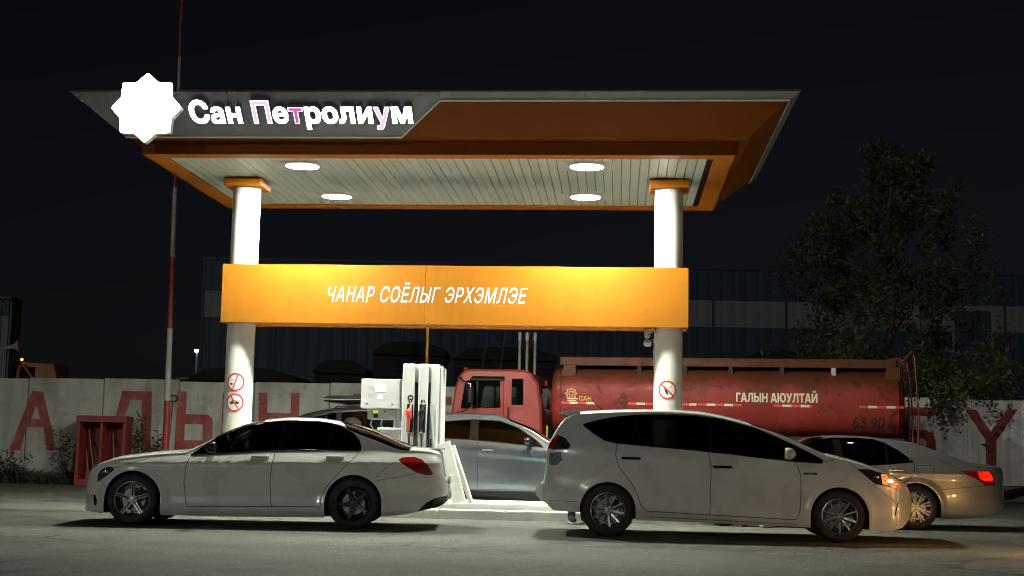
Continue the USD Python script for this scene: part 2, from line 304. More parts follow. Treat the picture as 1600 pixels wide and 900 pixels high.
# asphalt: aggregate speckle, worn pale patches, dark oil stains, fine relief
M['asphalt'] = mk('asphalt', {
    'g': ('geometry', {}),
    'n1': ('noise_texture', {'scale': 0.45, 'detail': 7.0, 'roughness': 0.65}),
    'r1': ('rgb_ramp', {'ramp': [(0.30, (0.094, 0.093, 0.083)), (0.52, (0.132, 0.130, 0.117)), (0.75, (0.168, 0.165, 0.148))]}),
    'n2': ('noise_texture', {'scale': 26.0, 'detail': 6.0, 'roughness': 0.85}),
    'r2': ('rgb_ramp', {'ramp': [(0.30, (0.25, 0.25, 0.25)), (0.5, (0.95, 0.95, 0.95)), (0.70, (2.1, 2.08, 2.0))]}),
    'm1': ('mix_color', {'blend_type': 'multiply', 'fac': 1.0}),
    'n3': ('noise_texture', {'scale': 1.7, 'detail': 8.0, 'roughness': 0.7, 'distortion': 0.6}),
    'r3': ('rgb_ramp', {'ramp': [(0.50, (0, 0, 0)), (0.60, (0.35, 0.35, 0.35)), (0.72, (0.75, 0.75, 0.75))]}),
    'm2': ('mix_color', {'b': (0.062, 0.060, 0.052)}),
    'nd': ('noise_texture', {'scale': 1.4, 'detail': 6.0, 'roughness': 0.7}), 'vd': ('mix_vector', {'fac': 0.22}),
    'vo': ('voronoi_texture', {'feature': 'distance_to_edge', 'scale': 0.42}), 'rv': ('rgb_ramp', {'ramp': [(0.0, (1, 1, 1)), (0.006, (0.9, 0.9, 0.9)), (0.014, (0, 0, 0))]}),
    'n4': ('noise_texture', {'scale': 0.25, 'detail': 2.0}), 'r4': ('rgb_ramp', {'ramp': [(0.48, (0, 0, 0)), (0.56, (0.8, 0.8, 0.8))]}), 'mc': ('mix_color', {'blend_type': 'multiply', 'fac': 1.0}), 'm5': ('mix_color', {'b': (0.028, 0.027, 0.024)}),
    'sx': ('separate_xyz', {}), 'vt': ('rgb_ramp', {'ramp': [(0.0, (1, 1, 1)), (0.30, (1, 1, 1)), (0.40, (0.72, 0.72, 0.72)), (0.47, (0.74, 0.74, 0.74)), (0.56, (1, 1, 1)), (0.70, (1, 1, 1)), (0.77, (0.70, 0.70, 0.70)), (0.83, (0.72, 0.72, 0.72)), (0.92, (1, 1, 1))]}),
    'yt': ('map_range', {'from_min': 10.0, 'from_max': 17.0, 'to_min': 0.0, 'to_max': 1.0, 'clamp': True}), 'nw': ('noise_texture', {'scale': 0.35, 'detail': 5.0}), 'yw': ('math', {'math_type': 'multiply_add', 'value2': 1.8}), 'm6': ('mix_color', {'blend_type': 'multiply', 'fac': 0.8}),
    'vs': ('voronoi_texture', {'feature': 'f1', 'scale': 0.55}), 'rs': ('rgb_ramp', {'ramp': [(0.0, (0.75, 0.75, 0.75)), (0.10, (0.5, 0.5, 0.5)), (0.17, (0, 0, 0))]}), 'm7': ('mix_color', {'b': (0.035, 0.034, 0.030)}),
    'b': ('bump', {'strength': 1.0, 'distance': 0.016}),
    'p': ('principled_bsdf', {'roughness': 0.8, 'specular_ior_level': 0.25})},
    [('g.position', 'n1.vector'), ('n1.fac', 'r1.fac'), ('g.position', 'n2.vector'), ('n2.fac', 'r2.fac'), ('r1.color', 'm1.a'), ('r2.color', 'm1.b'),
     ('g.position', 'n3.vector'), ('n3.fac', 'r3.fac'), ('r3.color', 'm2.fac'), ('m1.result', 'm2.a'), ('g.position', 'nd.vector'), ('g.position', 'vd.a'), ('nd.color', 'vd.b'), ('vd.result', 'vo.vector'), ('vo.distance', 'rv.fac'), ('g.position', 'n4.vector'), ('n4.fac', 'r4.fac'), ('rv.color', 'mc.a'), ('r4.color', 'mc.b'), ('mc.result', 'm5.fac'), ('m2.result', 'm5.a'), ('g.position', 'sx.vector'), ('g.position', 'nw.vector'), ('nw.fac', 'yw.value1'), ('sx.y', 'yw.value3'), ('yw.value', 'yt.value'), ('yt.result', 'vt.fac'), ('m5.result', 'm6.a'), ('vt.color', 'm6.b'), ('vd.result', 'vs.vector'), ('vs.distance', 'rs.fac'), ('rs.color', 'm7.fac'), ('m6.result', 'm7.a'), ('m7.result', 'p.base_color'),
     ('n2.fac', 'b.height'), ('b.normal', 'p.normal')], 'p.BSDF')

# ================================================================== the setting: ground
def sheet(x0, x1, y0, y1, z, nx=1, ny=1):
    xs = np.linspace(x0, x1, nx + 1); ys = np.linspace(y0, y1, ny + 1)
    X, Y = np.meshgrid(xs, ys, indexing='ij'); v = np.stack([X, Y, np.full_like(X, z)], -1).reshape(-1, 3); f = []
    for i in range(nx):
        for j in range(ny):
            a = i * (ny + 1) + j; b = a + 1; c = a + ny + 2; d = a + ny + 1
            f += [[a, d, c], [a, c, b]]
    return T(v, f)
solo('ground', sheet(-300, 300, -120, 500, 0.0), M['asphalt'], 'grey worn asphalt of the forecourt and street', None, kind='structure')

# ------------------------------------------------------------------ boundary wall with painted letters
WALL_Y = 34.0
wall = thing('boundary_wall', 'whitewashed boundary wall with big faded red painted letters behind the forecourt', 'wall', (0, WALL_Y, 0))
x = -23.55; k = 0
while x < 0.2:                                   # cast panels on the left, joints recessed between them
    x1 = x + 1.9
    h = 2.64 + 0.025 * math.sin(k * 2.1); y0 = 0.004 * math.sin(k * 3.7)
    part(wall, 'panel', bx(x + 0.012, x1 - 0.012, y0, y0 + 0.15, 0.0, h, 0.012), M['concrete'])
    x = x1; k += 1
part(wall, 'panel_joint', bx(-23.5, x, 0.03, 0.12, 0, 2.6), M['plinth'])
def corrug(x0, x1, z0, z1, y, pitch, amp, depth=0.03):
    xs = []; t = x0
    while t < x1 - 1e-6:
        xs += [(t, 0), (t + pitch * 0.55, 0), (t + pitch * 0.65, amp), (t + pitch * 0.9, amp)]; t += pitch
    xs = [(min(a, x1), b) for a, b in xs] + [(x1, 0)]
    pl = Polygon([(a, y + b) for a, b in xs] + [(x1, y + amp + depth), (x0, y + amp + depth)]).buffer(0)
    m = ext(pl, z1 - z0); m.apply_translation([0, 0, z0]); return m
k = 0
while x < 26:                                    # sheet cladding on the right
    w_ = 1.05
    h = 2.62 - 0.006 * k + 0.012 * math.sin(k * 1.7)
    part(wall, 'panel', corrug(x + 0.004, x + w_ - 0.004, 0.42, h, 0.004 * (k % 2), 0.26, 0.012), M['sheet'])
    x += w_; k += 1
part(wall, 'footing', bx(-23.5, 0.3, -0.10, 0.0 - 0.006, 0, 0.30, 0.02), M['plinth'])
part(wall, 'footing', bx(0.3, 26, -0.22, 0.2, 0, 0.42, 0.03), M['plinth'])
A_ = Polygon([(-12.53, .82), (-12.04, 2.30), (-11.78, 2.30), (-11.34, .84), (-11.60, .84), (-11.70, 1.40), (-12.13, 1.40), (-12.25, .82)], [[(-12.03, 1.60), (-11.80, 1.60), (-11.92, 1.97)]])
L_ = Polygon([(-9.77, 2.35), (-9.03, 2.35), (-8.99, .88), (-9.24, .88), (-9.27, 2.13), (-9.55, 2.13), (-9.69, 1.69), (-9.92, .87), (-10.16, .87), (-9.91, 1.71)])
B_ = Polygon([(-8.38, 2.36), (-8.15, 2.37), (-8.14, 1.80), (-7.59, 1.80), (-7.47, 1.70), (-7.44, 1.05), (-7.56, .92), (-8.39, .91)], [[(-8.16, 1.55), (-7.71, 1.55), (-7.70, 1.15), (-8.16, 1.15)]])
I_ = sbox(-7.24, .92, -7.00, 2.36)
H_ = Polygon([(-6.33, 2.38), (-6.12, 2.38), (-6.10, 1.87), (-5.51, 1.87), (-5.52, 2.39), (-5.31, 2.39), (-5.28, .94), (-5.49, .94), (-5.51, 1.69), (-6.09, 1.69), (-6.09, .94), (-6.31, .94)])
T_ = Polygon([(-2.37, 2.36), (-1.46, 2.37), (-1.46, 2.15), (-1.80, 2.15), (-1.80, .94), (-2.03, .94), (-2.03, 2.15), (-2.37, 2.15)])
V_ = Polygon([(9.83, 2.33), (10.68, 2.33), (10.68, 2.12), (10.06, 2.12), (10.06, 1.76), (10.50, 1.76), (10.66, 1.68), (10.73, 1.50), (10.73, 1.0), (10.62, .82), (10.45, .76), (9.83, .76)],
             [[(10.06, 1.55), (10.44, 1.55), (10.50, 1.46), (10.50, 1.06), (10.44, .97), (10.06, .97)]])
Y_ = Polygon([(11.49, 2.30), (11.75, 2.30), (12.12, 1.76), (12.56, 2.33), (12.81, 2.33), (12.26, 1.54), (12.24, .80), (11.99, .80), (11.99, 1.54)])
for g in (A_, L_, B_, I_, H_, affinity.translate(A_, 8.1, .1), T_, V_, Y_):
    part(wall, 'painted_letter', extx(g, -0.012, 0.02), M['wall_red'])

# ------------------------------------------------------------------ the station frame
S_O, S_YAW = (-0.868, 22.1, 0.0), -4.6
isl = thing('pump_island', 'pale concrete pump island with raised kerb under the canopy', 'island', S_O, S_YAW)
def stadium(x0, x1, y0, y1, r):
    return sbox(x0 + r, y0 + r, x1 - r, y1 - r).buffer(r, quad_segs=10)
def slab(poly, z0, z1, b=0.02):
    lo = ext(poly, z1 - z0 - b); lo.apply_translation([0, 0, z0]); hi = ext(poly.buffer(-b), b); hi.apply_translation([0, 0, z1 - b]); return [lo, hi]
kx = np.linspace(-5.4, 5.15, 11)
for i in range(10):                              # kerb pieces along the front, a joint between each two
    g = stadium(-5.4, 5.15, -1.24, 1.25, 0.9).intersection(sbox(kx[i] + 0.006, -1.3, kx[i + 1] - 0.006, -0.76))
    if g.is_empty: continue
    part(isl, 'kerb_stone', slab(g, 0, 0.135, 0.015), M['island'])
part(isl, 'kerb_core', slab(stadium(-5.38, 5.13, -1.22, 1.23, 0.88), 0, 0.12), M['island'])
part(isl, 'platform', slab(stadium(-4.7, 4.6, -0.74, 0.95, 0.3), 0.115, 0.22), M['island'])

# columns
def column(x, words):
    c = thing('canopy_column', words, 'column', tuple(np.array(S_O) + rotz((x, 0, 0))), S_YAW, 'round columns carrying the canopy')
    part(c, 'shaft', lathe([(0, .22), (.232, .22), (.232, 2.9), (.2325, 4.0), (.232, 5.40), (0, 5.40)], 56), M['column'], 40)
    part(c, 'capital', bx(-.32, .32, -.32, .32, 5.365, 5.497, .012), M['orange_soffit'])
    part(c, 'base_ring', lathe([(.232, .22), (.30, .22), (.30, .26), (.236, .29)], 40), M['grey_metal'], 40)
def rotz(p, a=S_YAW):
    a = math.radians(a); return np.array([p[0] * math.cos(a) - p[1] * math.sin(a), p[0] * math.sin(a) + p[1] * math.cos(a), p[2] if len(p) > 2 else 0])
def sw(x, y, z=0.0): return tuple(np.array(S_O) + rotz((x, y, z)))
column(-3.655, 'white round canopy column bearing two prohibition signs behind the white saloon')
column(3.44, 'white round canopy column with a single no-flames sign before the red tanker')

# prohibition stickers curved round the columns
def wrap(m, r):
    v = m.vertices.copy(); a = v[:, 0] / r; rr = r + (-v[:, 1]); m = m.copy()
    m.vertices = np.stack([rr * np.sin(a), -rr * np.cos(a), v[:, 2]], 1); return m
def fine(poly, d): return front(ext(poly.segmentize(0.012), d).subdivide_to_size(0.03), 0.0)
def sticker(x, ang, z, bar, picts, words, name):
    o = thing(name, words, 'sign', sw(x, 0, 0), S_YAW + ang, None)
    def add(n, g, d, m):
        mm = front(trimesh.Trimesh(*trimesh_sub(ext(g.segmentize(0.02), d)), process=False), 0.0)
        part(o, n, mv(wrap(mm, 0.2335), 0, 0, z), M[m])
    add('backing', Point(0, 0).buffer(.146, 32), 0.002, 'white_print')
    add('ring', Point(0, 0).buffer(.150, 32).difference(Point(0, 0).buffer(.124, 32)), 0.004, 'red_print')
    for g, m in picts: add('pictogram', g, 0.003, m)
    add('slash', affinity.rotate(sbox(-.135, -.011, .135, .011), bar, origin=(0, 0)), 0.005, 'red_print')
def trimesh_sub(m):
    v, f = trimesh.remesh.subdivide_to_size(m.vertices, m.faces, 0.035); return v, f
cig = unary_union([sbox(-.085, -.045, -.045, -.015)])
cig2 = unary_union([sbox(-.04, -.045, .085, -.041), sbox(-.04, -.019, .085, -.015), sbox(.081, -.045, .085, -.015), sbox(-.06, .01, -.054, .05), sbox(-.04, .02, -.034, .06), sbox(-.02, .03, .05, .034)])
carg = Polygon([(-.085, -.02), (-.085, .005), (-.06, .012), (-.04, .035), (.03, .035), (.05, .012), (.075, .008), (.075, -.02), (.055, -.02), (.045, -.032), (.03, -.02), (-.03, -.02), (-.045, -.032), (-.06, -.02)])
carg = carg.difference(sbox(-.03, .014, -.005, .028)).difference(sbox(.004, .014, .026, .028))
hand = unary_union([sbox(-.02, -.004, .09, .002)])
flame = Polygon([(-.055, -.045), (-.06, .0), (-.045, .04), (-.035, .075), (-.02, .03), (-.005, .0), (.005, -.03), (.015, -.06), (.005, -.085), (-.02, -.06), (-.04, -.02), (-.03, .02), (-.045, .0)]).buffer(0)
match = affinity.rotate(sbox(-.005, -.002, .10, .002), 42, origin=(0, 0))
sticker(-3.655, 2, 2.09, 72, [(cig, 'black_print'), (cig2, 'grey_metal')], 'round red-ringed no-smoking sign, upper of the pair on the left column', 'no_smoking_sign')
sticker(-3.655, 2, 1.755, -58, [(carg, 'black_print')], 'round red-ringed sign with a crossed-out car, lower on the left column', 'no_running_engine_sign')
sticker(3.44, -5, 2.075, -42, [(flame, 'black_print'), (match, 'black_print')], 'round red-ringed sign with a crossed-out flame on the right column', 'no_open_flame_sign')

# ------------------------------------------------------------------ canopy
cn = thing('station_canopy', 'flared orange and grey canopy roof over the fuel pump, white boarded ceiling', 'canopy', S_O, S_YAW)
X0, X1, Y0, Y1, ZB = -4.76, 4.37, -2.10, 2.60, 5.50
def ring(o, z): return [(X0 - o, Y0 - o, z), (X1 + o, Y0 - o, z), (X1 + o, Y1 + o, z), (X0 - o, Y1 + o, z)]
def band(o0, z0, o1, z1, sides=(0, 1, 2, 3), th=0.03):
    """a flared band of plates between two rings, thick inwards"""
    out = []
    for s in sides:
        a, b = ring(o0, z0)[s], ring(o0, z0)[(s + 1) % 4]; c, d = ring(o1, z1)[(s + 1) % 4], ring(o1, z1)[s]
        n = np.cross(np.subtract(b, a), np.subtract(d, a)); n /= np.linalg.norm(n)
        q = np.array([a, b, c, d]); p = q - n * th
        v = np.vstack([q, p]); f = [[0, 1, 2], [0, 2, 3], [4, 6, 5], [4, 7, 6]]
        for i in range(4):
            j = (i + 1) % 4; f += [[i, i + 4, j + 4], [i, j + 4, j]]
        out.append(T(v, f))
    return out
names = ('front', 'right', 'back', 'left')
for s in range(4):
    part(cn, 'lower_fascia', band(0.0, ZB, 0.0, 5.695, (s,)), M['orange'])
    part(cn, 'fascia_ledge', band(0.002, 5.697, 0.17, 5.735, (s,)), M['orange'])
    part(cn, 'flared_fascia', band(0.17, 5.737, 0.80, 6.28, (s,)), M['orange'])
    part(cn, 'roof_edge_cap', band(0.80, 6.282, 0.60, 6.30, (s,), 0.02), M['grey_panel'])
part(cn, 'roof', bx(X0 - .62, X1 + .62, Y0 - .62, Y1 + .62, 6.24, 6.288), M['grey_metal'])
# grey upper band on the flare: front piece deep on the left, stepping up to a strip; strips round the other sides
FA, FB = np.array([Y0 - .17, 5.737]), np.array([Y0 - .80, 6.28])
FL = np.linalg.norm(FB - FA); FD = (FB - FA) / FL; FN = np.array([-FD[1], FD[0]])
if FN[1] > 0: FN = -FN                          # outward: towards the street and down
def flare_pt(x, t, off):                         # x along the front, t metres up the slope, off proud of it
    y, z = FA + FD * t + FN * off; return np.stack([np.asarray(x, float) + 0 * y, y + 0 * np.asarray(x, float), z + 0 * np.asarray(x, float)], -1)
def on_flare(m, off0=0.004):
    """a mesh drawn in the plane x, t and extruded in +z laid on the front flare"""
    v = m.vertices; P = FA[None] + FD[None] * v[:, 1:2] + FN[None] * (v[:, 2:3] + off0); m = m.copy()
    m.vertices = np.stack([v[:, 0], P[:, 0], P[:, 1]], 1); return m
tx = lambda t: 0.17 + 0.63 * t / FL             # side outset at height t up the slope
GP = Polygon([(X0 - tx(0), 0.0), (-0.66, 0.0), (-0.02, FL - .165), (X1 + tx(FL - .165), FL - .165), (X1 + tx(FL), FL), (X0 - tx(FL), FL)])
jx = [-9, -3.2, -0.02, 2.1, 9]
for a, b in zip(jx[:-1], jx[1:]):
    g = GP.intersection(sbox(a + .003, -1, b - .003, 2))
    part(cn, 'sign_band_panel', on_flare(ext(g, 0.03)), M['grey_panel'])
edge = LineString([(X0 - tx(0), 0.012), (-0.66, 0.012), (-0.02, FL - .153), (X1 + tx(FL - .153), FL - .153)]).buffer(0.013, cap_style=2, join_style=2)
part(cn, 'band_trim', on_flare(ext(edge, 0.042)), M['pale_trim'])
for s in (1, 2, 3):
    t0 = FL - .165; o0 = tx(t0) + .03; z0 = 5.737 + (6.28 - 5.737) * t0 / FL - .02
    part(cn, 'edge_strip', band(o0, z0, 0.832, 6.262, (s,), 0.026), M['grey_panel'])
# soffit border and boarded ceiling
BW = 0.33
for (a, b, c, d) in ((X0, X1, Y0, Y0 + .30), (X0, X1, Y1 - .36, Y1), (X0, X0 + BW, Y0 + .30, Y1 - .36), (X1 - BW, X1, Y0 + .30, Y1 - .36)):
    part(cn, 'soffit_border', bx(a + .002, b - .002, c + .002, d - .002, ZB, ZB + .03, .004), M['orange_soffit'])
xa = X0 + BW + .002; k = 0; PW = 0.1445
lamps = [(-2.43, -1.20), (-2.42, 1.40), (2.11, -1.20), (2.03, 1.35)]
while xa + PW < X1 - BW + .05:
    xb = min(xa + PW, X1 - BW)
    segs = [(Y0 + .30, Y1 - .36)]
    for lx, ly in lamps:
        if xa < lx + .29 and xb > lx - .29:
            segs = [q for (p0, p1) in segs for q in (((p0, ly - .29), (ly + .29, p1)) if p0 < ly < p1 else ((p0, p1),))]
    for (p0, p1) in segs:
        part(cn, 'ceiling_plank', bx(xa + .005, xb - .005, p0 + .012, p1 - .012, 5.518 + .002 * ((k * 7) % 3), 5.545, .004), M['plank' if (k * 5) % 3 else 'plank2'])
    xa += PW; k += 1
part(cn, 'ceiling_backing', bx(X0 + .05, X1 - .05, Y0 + .05, Y1 - .05, 5.56, 5.58), M['dark_trim'])
lw = ['front left ceiling lamp, glowing white above the left column', 'rear left ceiling lamp, glowing white behind the left column',
      'front right ceiling lamp, glowing white near the right column', 'rear right ceiling lamp, glowing white, farther back on the right']
for (lx, ly), w_ in zip(lamps, lw):
    l = thing('ceiling_lamp', w_, 'lamp', sw(lx, ly), S_YAW, 'square lamps in the canopy ceiling')
    fr = sbox(-.30, -.30, .30, .30).difference(Point(0, 0).buffer(.256, 24))
    part(l, 'frame', mv(ext(fr, .058), 0, 0, 5.500), M['white_metal'])
    part(l, 'trim_plate', mv(ext(sbox(-.44, -.335, .44, .335).difference(sbox(-.27, -.27, .27, .27)), .004), 0, 0, 5.5125), M['plank'])
    part(l, 'diffuser', mv(ext(Point(0, 0).buffer(.20, 12).union(sbox(-.12, -.12, .12, .12)).buffer(.055, quad_segs=8), .005), 0, 0, 5.506), M['led'])  # rounded and enlarged, the oval glare drawn into its shape

# ------------------------------------------------------------------ illuminated star and lettering on the canopy
def star8(R, r_in=0.76, n=8, a0=PI / 2):
    pts = []
    for i in range(n):
        a = a0 + i * 2 * PI / n
        pts.append((R * math.cos(a), R * math.sin(a))); b = a + PI / n
        pts.append((R * r_in * math.cos(b), R * r_in * math.sin(b)))
    return Polygon(pts)
st = thing('star_sign', 'glowing white eight-pointed star sign on the canopy front', 'sign', sw(-4.38, -2.98, 6.00), S_YAW)
sg = star8(0.535, .79).buffer(-0.03).buffer(0.055, quad_segs=6).buffer(-.025, quad_segs=6)
part(st, 'case', front(ext(sg.buffer(0.004), 0.10), 0.10), M['white_metal'])
part(st, 'lit_face', front(ext(sg, 0.012), -0.001), M['star_lit'])
for bxx in (-.2, .2): part(st, 'bracket', bx(bxx - .02, bxx + .02, .10, .42, -.22, -.18), M['grey_metal'])
lt = thing('canopy_lettering', 'glowing white and pink Cyrillic lettering along the grey canopy band', 'sign', S_O, S_YAW)
CAPH = 0.405; T0 = 0.345
def sign_word(word, x0, x1, off):
    out, L = letters(word, CAPH, 720, 1.0); s = (x1 - x0) / L
    for ch, g in out:
        g = affinity.translate(affinity.scale(g, s, 1, origin=(0, 0)), x0, T0)
        face = {'т': 'letter_magenta', 'П': 'letter_pink', 'р': 'letter_lit', 'у': 'letter_pink'}.get(ch, 'letter_lit')
        p = part(lt, 'letter', on_flare(ext(g.buffer(.004), .085), .05), M['grey_panel'])
        wd = .013 if face == 'letter_lit' else .007
        part(p, 'lit_edge', on_flare(ext(g.buffer(.004).difference(g.buffer(-wd)), .010), .137), M['halo_lit' if face != 'letter_lit' else 'letter_lit'])
        part(p, 'lit_face', on_flare(ext(g.buffer(-wd), .006), .137), M[face])
sign_word('Сан', -3.80, -2.99, 0); sign_word('Петролиум', -2.86, -0.42, 0)

# ------------------------------------------------------------------ slogan beam
bm = thing('slogan_beam', 'bright orange box beam with white Cyrillic slogan between the columns', 'sign', S_O, S_YAW)
bz0, bz1 = 3.068, 4.032
for a, b in ((-3.905, -0.522), (-0.518, 3.745)):
    part(bm, 'front_panel', bx(a, b, -.375, -.355, bz0, bz1, .004), M['beam_orange_lit'])
    part(bm, 'back_panel', bx(a, b, .355, .375, bz0, bz1, .004), M['beam_orange_lit'])
part(bm, 'underside', bx(-3.90, 3.74, -.353, .353, bz0 + .012, bz0 + .03), M['orange_soffit'])
part(bm, 'front_lip', bx(-3.90, 3.74, -.354, -.26, bz0 + .002, bz0 + .010), M['orange_soffit'])
part(bm, 'top', bx(-3.90, 3.74, -.353, .353, bz1 - .03, bz1 - .005), M['dark_trim'])  # unseen face, darkened to cut orange bounce onto the ceiling
for a in (-3.903, 3.723): part(bm, 'end_panel', bx(a, a + .02, -.353, .353, bz0, bz1 - .002), M['beam_orange_lit'])
sl = 'ЧАНАР СОЁЛЫГ ЭРХЭМЛЭЕ'
out, L = letters(sl, 0.255, 480, 0.66, 0.20, 0.018); s = (1.115 + 2.165) / L
for ch, g in out:
    part(bm, 'letter', front(ext(affinity.translate(affinity.scale(g, s, 1, origin=(0, 0)), -2.165, 3.425), .004), -.3745), M['white_print'])

# ------------------------------------------------------------------ CCTV camera by the right column, yellow pipe
cc = thing('security_camera', 'small grey security camera on a bracket under the beam by the right column', 'camera', sw(3.10, -.12), S_YAW)
part(cc, 'mount', bx(-.055, .075, -.06, .06, 2.985, 3.066, .01), M['galv'])
part(cc, 'dome_housing', ell((0, -.02, 2.95), (.05, .05, .045)), M['white_metal'], True)
part(cc, 'body', rot(bx(-.06, .06, -.10, .08, 2.79, 2.87, .02), 14, (1, 0, 0), (0, 0, 2.85)), M['white_metal'])
part(cc, 'cable', tube([(-.02, 0, 2.94), (-.03, .0, 2.90), (.04, .02, 2.87), (.09, .04, 2.90), (.115, .05, 2.80), (.10, .06, 2.70), (.112, .07, 2.60)], .009, 6), M['white_metal'], True)
yp = thing('yellow_pipe', 'thin yellow conduit dropping from the beam to the fuel pump', 'pipe', sw(-.52, .05), S_YAW)
part(yp, 'conduit', tube([(0, 0, 2.42), (0, 0, 3.078)], .023, 10), M['yellow'], True)
part(yp, 'coupling', tube([(0, 0, 2.45), (0, 0, 2.52)], .031, 10), M['yellow'], True)

# ------------------------------------------------------------------ fuel dispenser
fp = thing('fuel_dispenser', 'white fuel pump with red and black nozzles and lit display', 'fuel pump', sw(-.55, 0, .22), S_YAW)
zt = 2.21
part(fp, 'cabinet', bx(-.30, .29, -.262, .25, 0, zt, .012), M['white_metal'])
part(fp, 'front_pillar', bx(-.305, -.108, -.33, -.26, .02, zt, .018), M['white_metal'])
part(fp, 'front_pillar', bx(-.042, .112, -.33, -.26, .02, zt, .018), M['white_metal'])
part(fp, 'side_pillar', bx(.150, .275, -.30, -.255, .02, zt - .01, .02), M['white_metal'])
part(fp, 'side_cover', bx(.292, .335, -.24, .24, .02, zt - .04, .015), M['white_metal'])
part(fp, 'hose_slot', bx(-.107, -.043, -.285, -.2605, .1, zt - .30), M['black_plastic'])
part(fp, 'hose_slot', bx(.113, .149, -.285, -.2605, .1, zt - .30), M['black_plastic'])
for xx, num in ((-.165, '1'), (.038, '2')):
    part(fp, 'nozzle_holster', bx(xx - .052, xx + .052, -.345, -.3305, 1.10, 1.555, .006), M['black_plastic'])
    nb = part(fp, 'number_plate', bx(xx - .03, xx + .03, -.338, -.3302, 1.575, 1.625), M['black_print'])
    (c, g), = letters(num, .03, 700)[0]
    part(nb, 'number', mv(front(ext(g, .002), 0), xx - .01, -.3381, 1.585), M['white_print'])
for xx, mt, lab in ((-.165, 'red_plastic', 'red nozzle'), (.038, 'black_plastic', 'black nozzle')):
    nz = part(fp, 'nozzle', hull([bx(xx - .055, xx + .03, -.46, -.37, 1.36, 1.46, .02), bx(xx - .03, xx + .035, -.43, -.35, 1.30, 1.49, .02)]), M[mt], label=lab)
    part(nz, 'grip', hull([bx(xx - .035, xx + .012, -.44, -.37, 1.30, 1.38, .015), bx(xx - .03, xx + .01, -.42, -.37, 1.13, 1.2, .012)]), M[mt])
    part(nz, 'spout', tube([(xx + .0, -.40, 1.45), (xx + .02, -.385, 1.53), (xx + .028, -.36, 1.575)], [.018, .015, .013], 8), M['chrome'] if xx > 0 else M['galv'], True)
    part(nz, 'swivel', tube([(xx - .01, -.395, 1.15), (xx - .005, -.395, 1.08)], .022, 8), M['chrome'], True)
    part(fp, 'hose', tube([(xx - .005, -.395, 1.09), (xx + .002, -.39, .95), (xx + .02, -.39, .7), (xx + .05, -.40, .45), (xx + .10, -.38, .38), (xx + .15, -.34, .6), (xx + .14, -.30, 1.0)], .018, 8), M['rubber'], True)
part(fp, 'hose', tube([(.175, -.305, 1.55), (.19, -.33, 1.25), (.215, -.35, 1.0), (.24, -.36, .85)], .026, 8), M['grey_metal'], True)
lg = part(fp, 'maker_badge', mv(front(ext(Point(0, 0).buffer(.05, 20), .004), 0), -.165, -.3302, 1.655), M['black_print'])
out, L = letters('АТ', .036, 800, .8)
for ch, g in out: part(lg, 'badge_letter', mv(front(ext(g, .002), 0), -.165 - L / 2, -.3343, 1.637), M['white_print'])
part(fp, 'display_box', rot(bx(-.985, -.345, -.30, .12, 1.475, 1.955, .012), 0, (1, 0, 0)), M['white_metal'])
part(fp, 'display_box_side', bx(-.344, -.308, -.27, .10, 1.48, 1.95, .006), M['grey_metal'])
part(fp, 'amount_display', bx(-.745, -.585, -.304, -.2995, 1.745, 1.865), M['screen'])
part(fp, 'price_display', bx(-.705, -.625, -.304, -.2995, 1.628, 1.682), M['screen'])
for xx in (-.845, -.79):
    for zz in (1.66, 1.70, 1.78, 1.82): part(fp, 'display_caption', bx(xx - .02, xx + .02, -.303, -.2995, zz, zz + .006), M['grey_metal'])
for xx in (-.885, -.465): part(fp, 'box_latch', bx(xx - .02, xx + .02, -.306, -.2995, 1.545, 1.558), M['black_print'])
part(fp, 'keypad_box', bx(-.88, -.33, -.24, .10, 1.30, 1.474, .008), M['grey_metal'])
part(fp, 'keypad_display', bx(-.785, -.70, -.246, -.2395, 1.405, 1.448), M['screen_green'])
part(fp, 'keypad', bx(-.78, -.705, -.245, -.2395, 1.325, 1.385), M['dark_trim'])
part(fp, 'sensor', mv(front(ext(Point(0, 0).buffer(.016), .006), 0), -.60, -.2395, 1.43), M['black_print'])
part(fp, 'printer', bx(-.545, -.42, -.262, -.24, 1.32, 1.46, .006), M['grey_metal'])
part(fp, 'strut', bx(-.445, -.31, -.20, .08, 1.17, 1.30, .006), M['white_metal'])
part(fp, 'strut', bx(-.445, -.425, -.245, -.20, 1.16, 1.42, .004), M['white_metal'])
part(fp, 'shelf', bx(-.70, -.304, -.30, .2, 1.125, 1.168, .008), M['white_metal'])
part(fp, 'lower_cabinet', bx(-.66, -.306, -.26, .2, .0, 1.124, .012), M['white_metal'])
for xx in (-.83, -.66): part(fp, 'cable', tube([(xx, -.1, 1.30), (xx - .02, -.11, 1.22), (xx + .03, -.1, 1.14)], .012, 6), M['grey_metal'], True)
part(fp, 'painted_glint', bx(-.46, -.435, -.252, -.2465, 1.34, 1.37), M['white_metal'])  # small white tab standing in for a lamp highlight

# leaning white boards
def lean(p0, p1, w, th, mat, name, words):
    """a board from its foot to its head, leaning to the left against the pump"""
    p0, p1 = np.array(p0), np.array(p1); L = np.linalg.norm(p1 - p0); d = (p1 - p0) / L
    m = bx(-w / 2, w / 2, -th / 2, th / 2, 0, L, .004)
    u = np.array([0.92, -0.39, 0]); u -= d * (u @ d); u /= np.linalg.norm(u); n = np.cross(d, u)
    R = np.eye(4); R[:3, 0], R[:3, 1], R[:3, 2], R[:3, 3] = u, n, d, p0
    m.apply_transform(R)
    b = thing(name, words, 'board', S_O, S_YAW); part(b, 'board', m, M[mat])
    rib = bx(-w / 2, -w / 2 + .02, th / 2, th / 2 + .012, 0, L, .002); rib.apply_transform(R); part(b, 'edge_strip', rib, M['white_metal'])
lean((.15, -.62, .225), (-.14, -.50, 1.16), .25, .03, 'white_board', 'leaning_board', 'broad white board leaning against the right side of the pump')
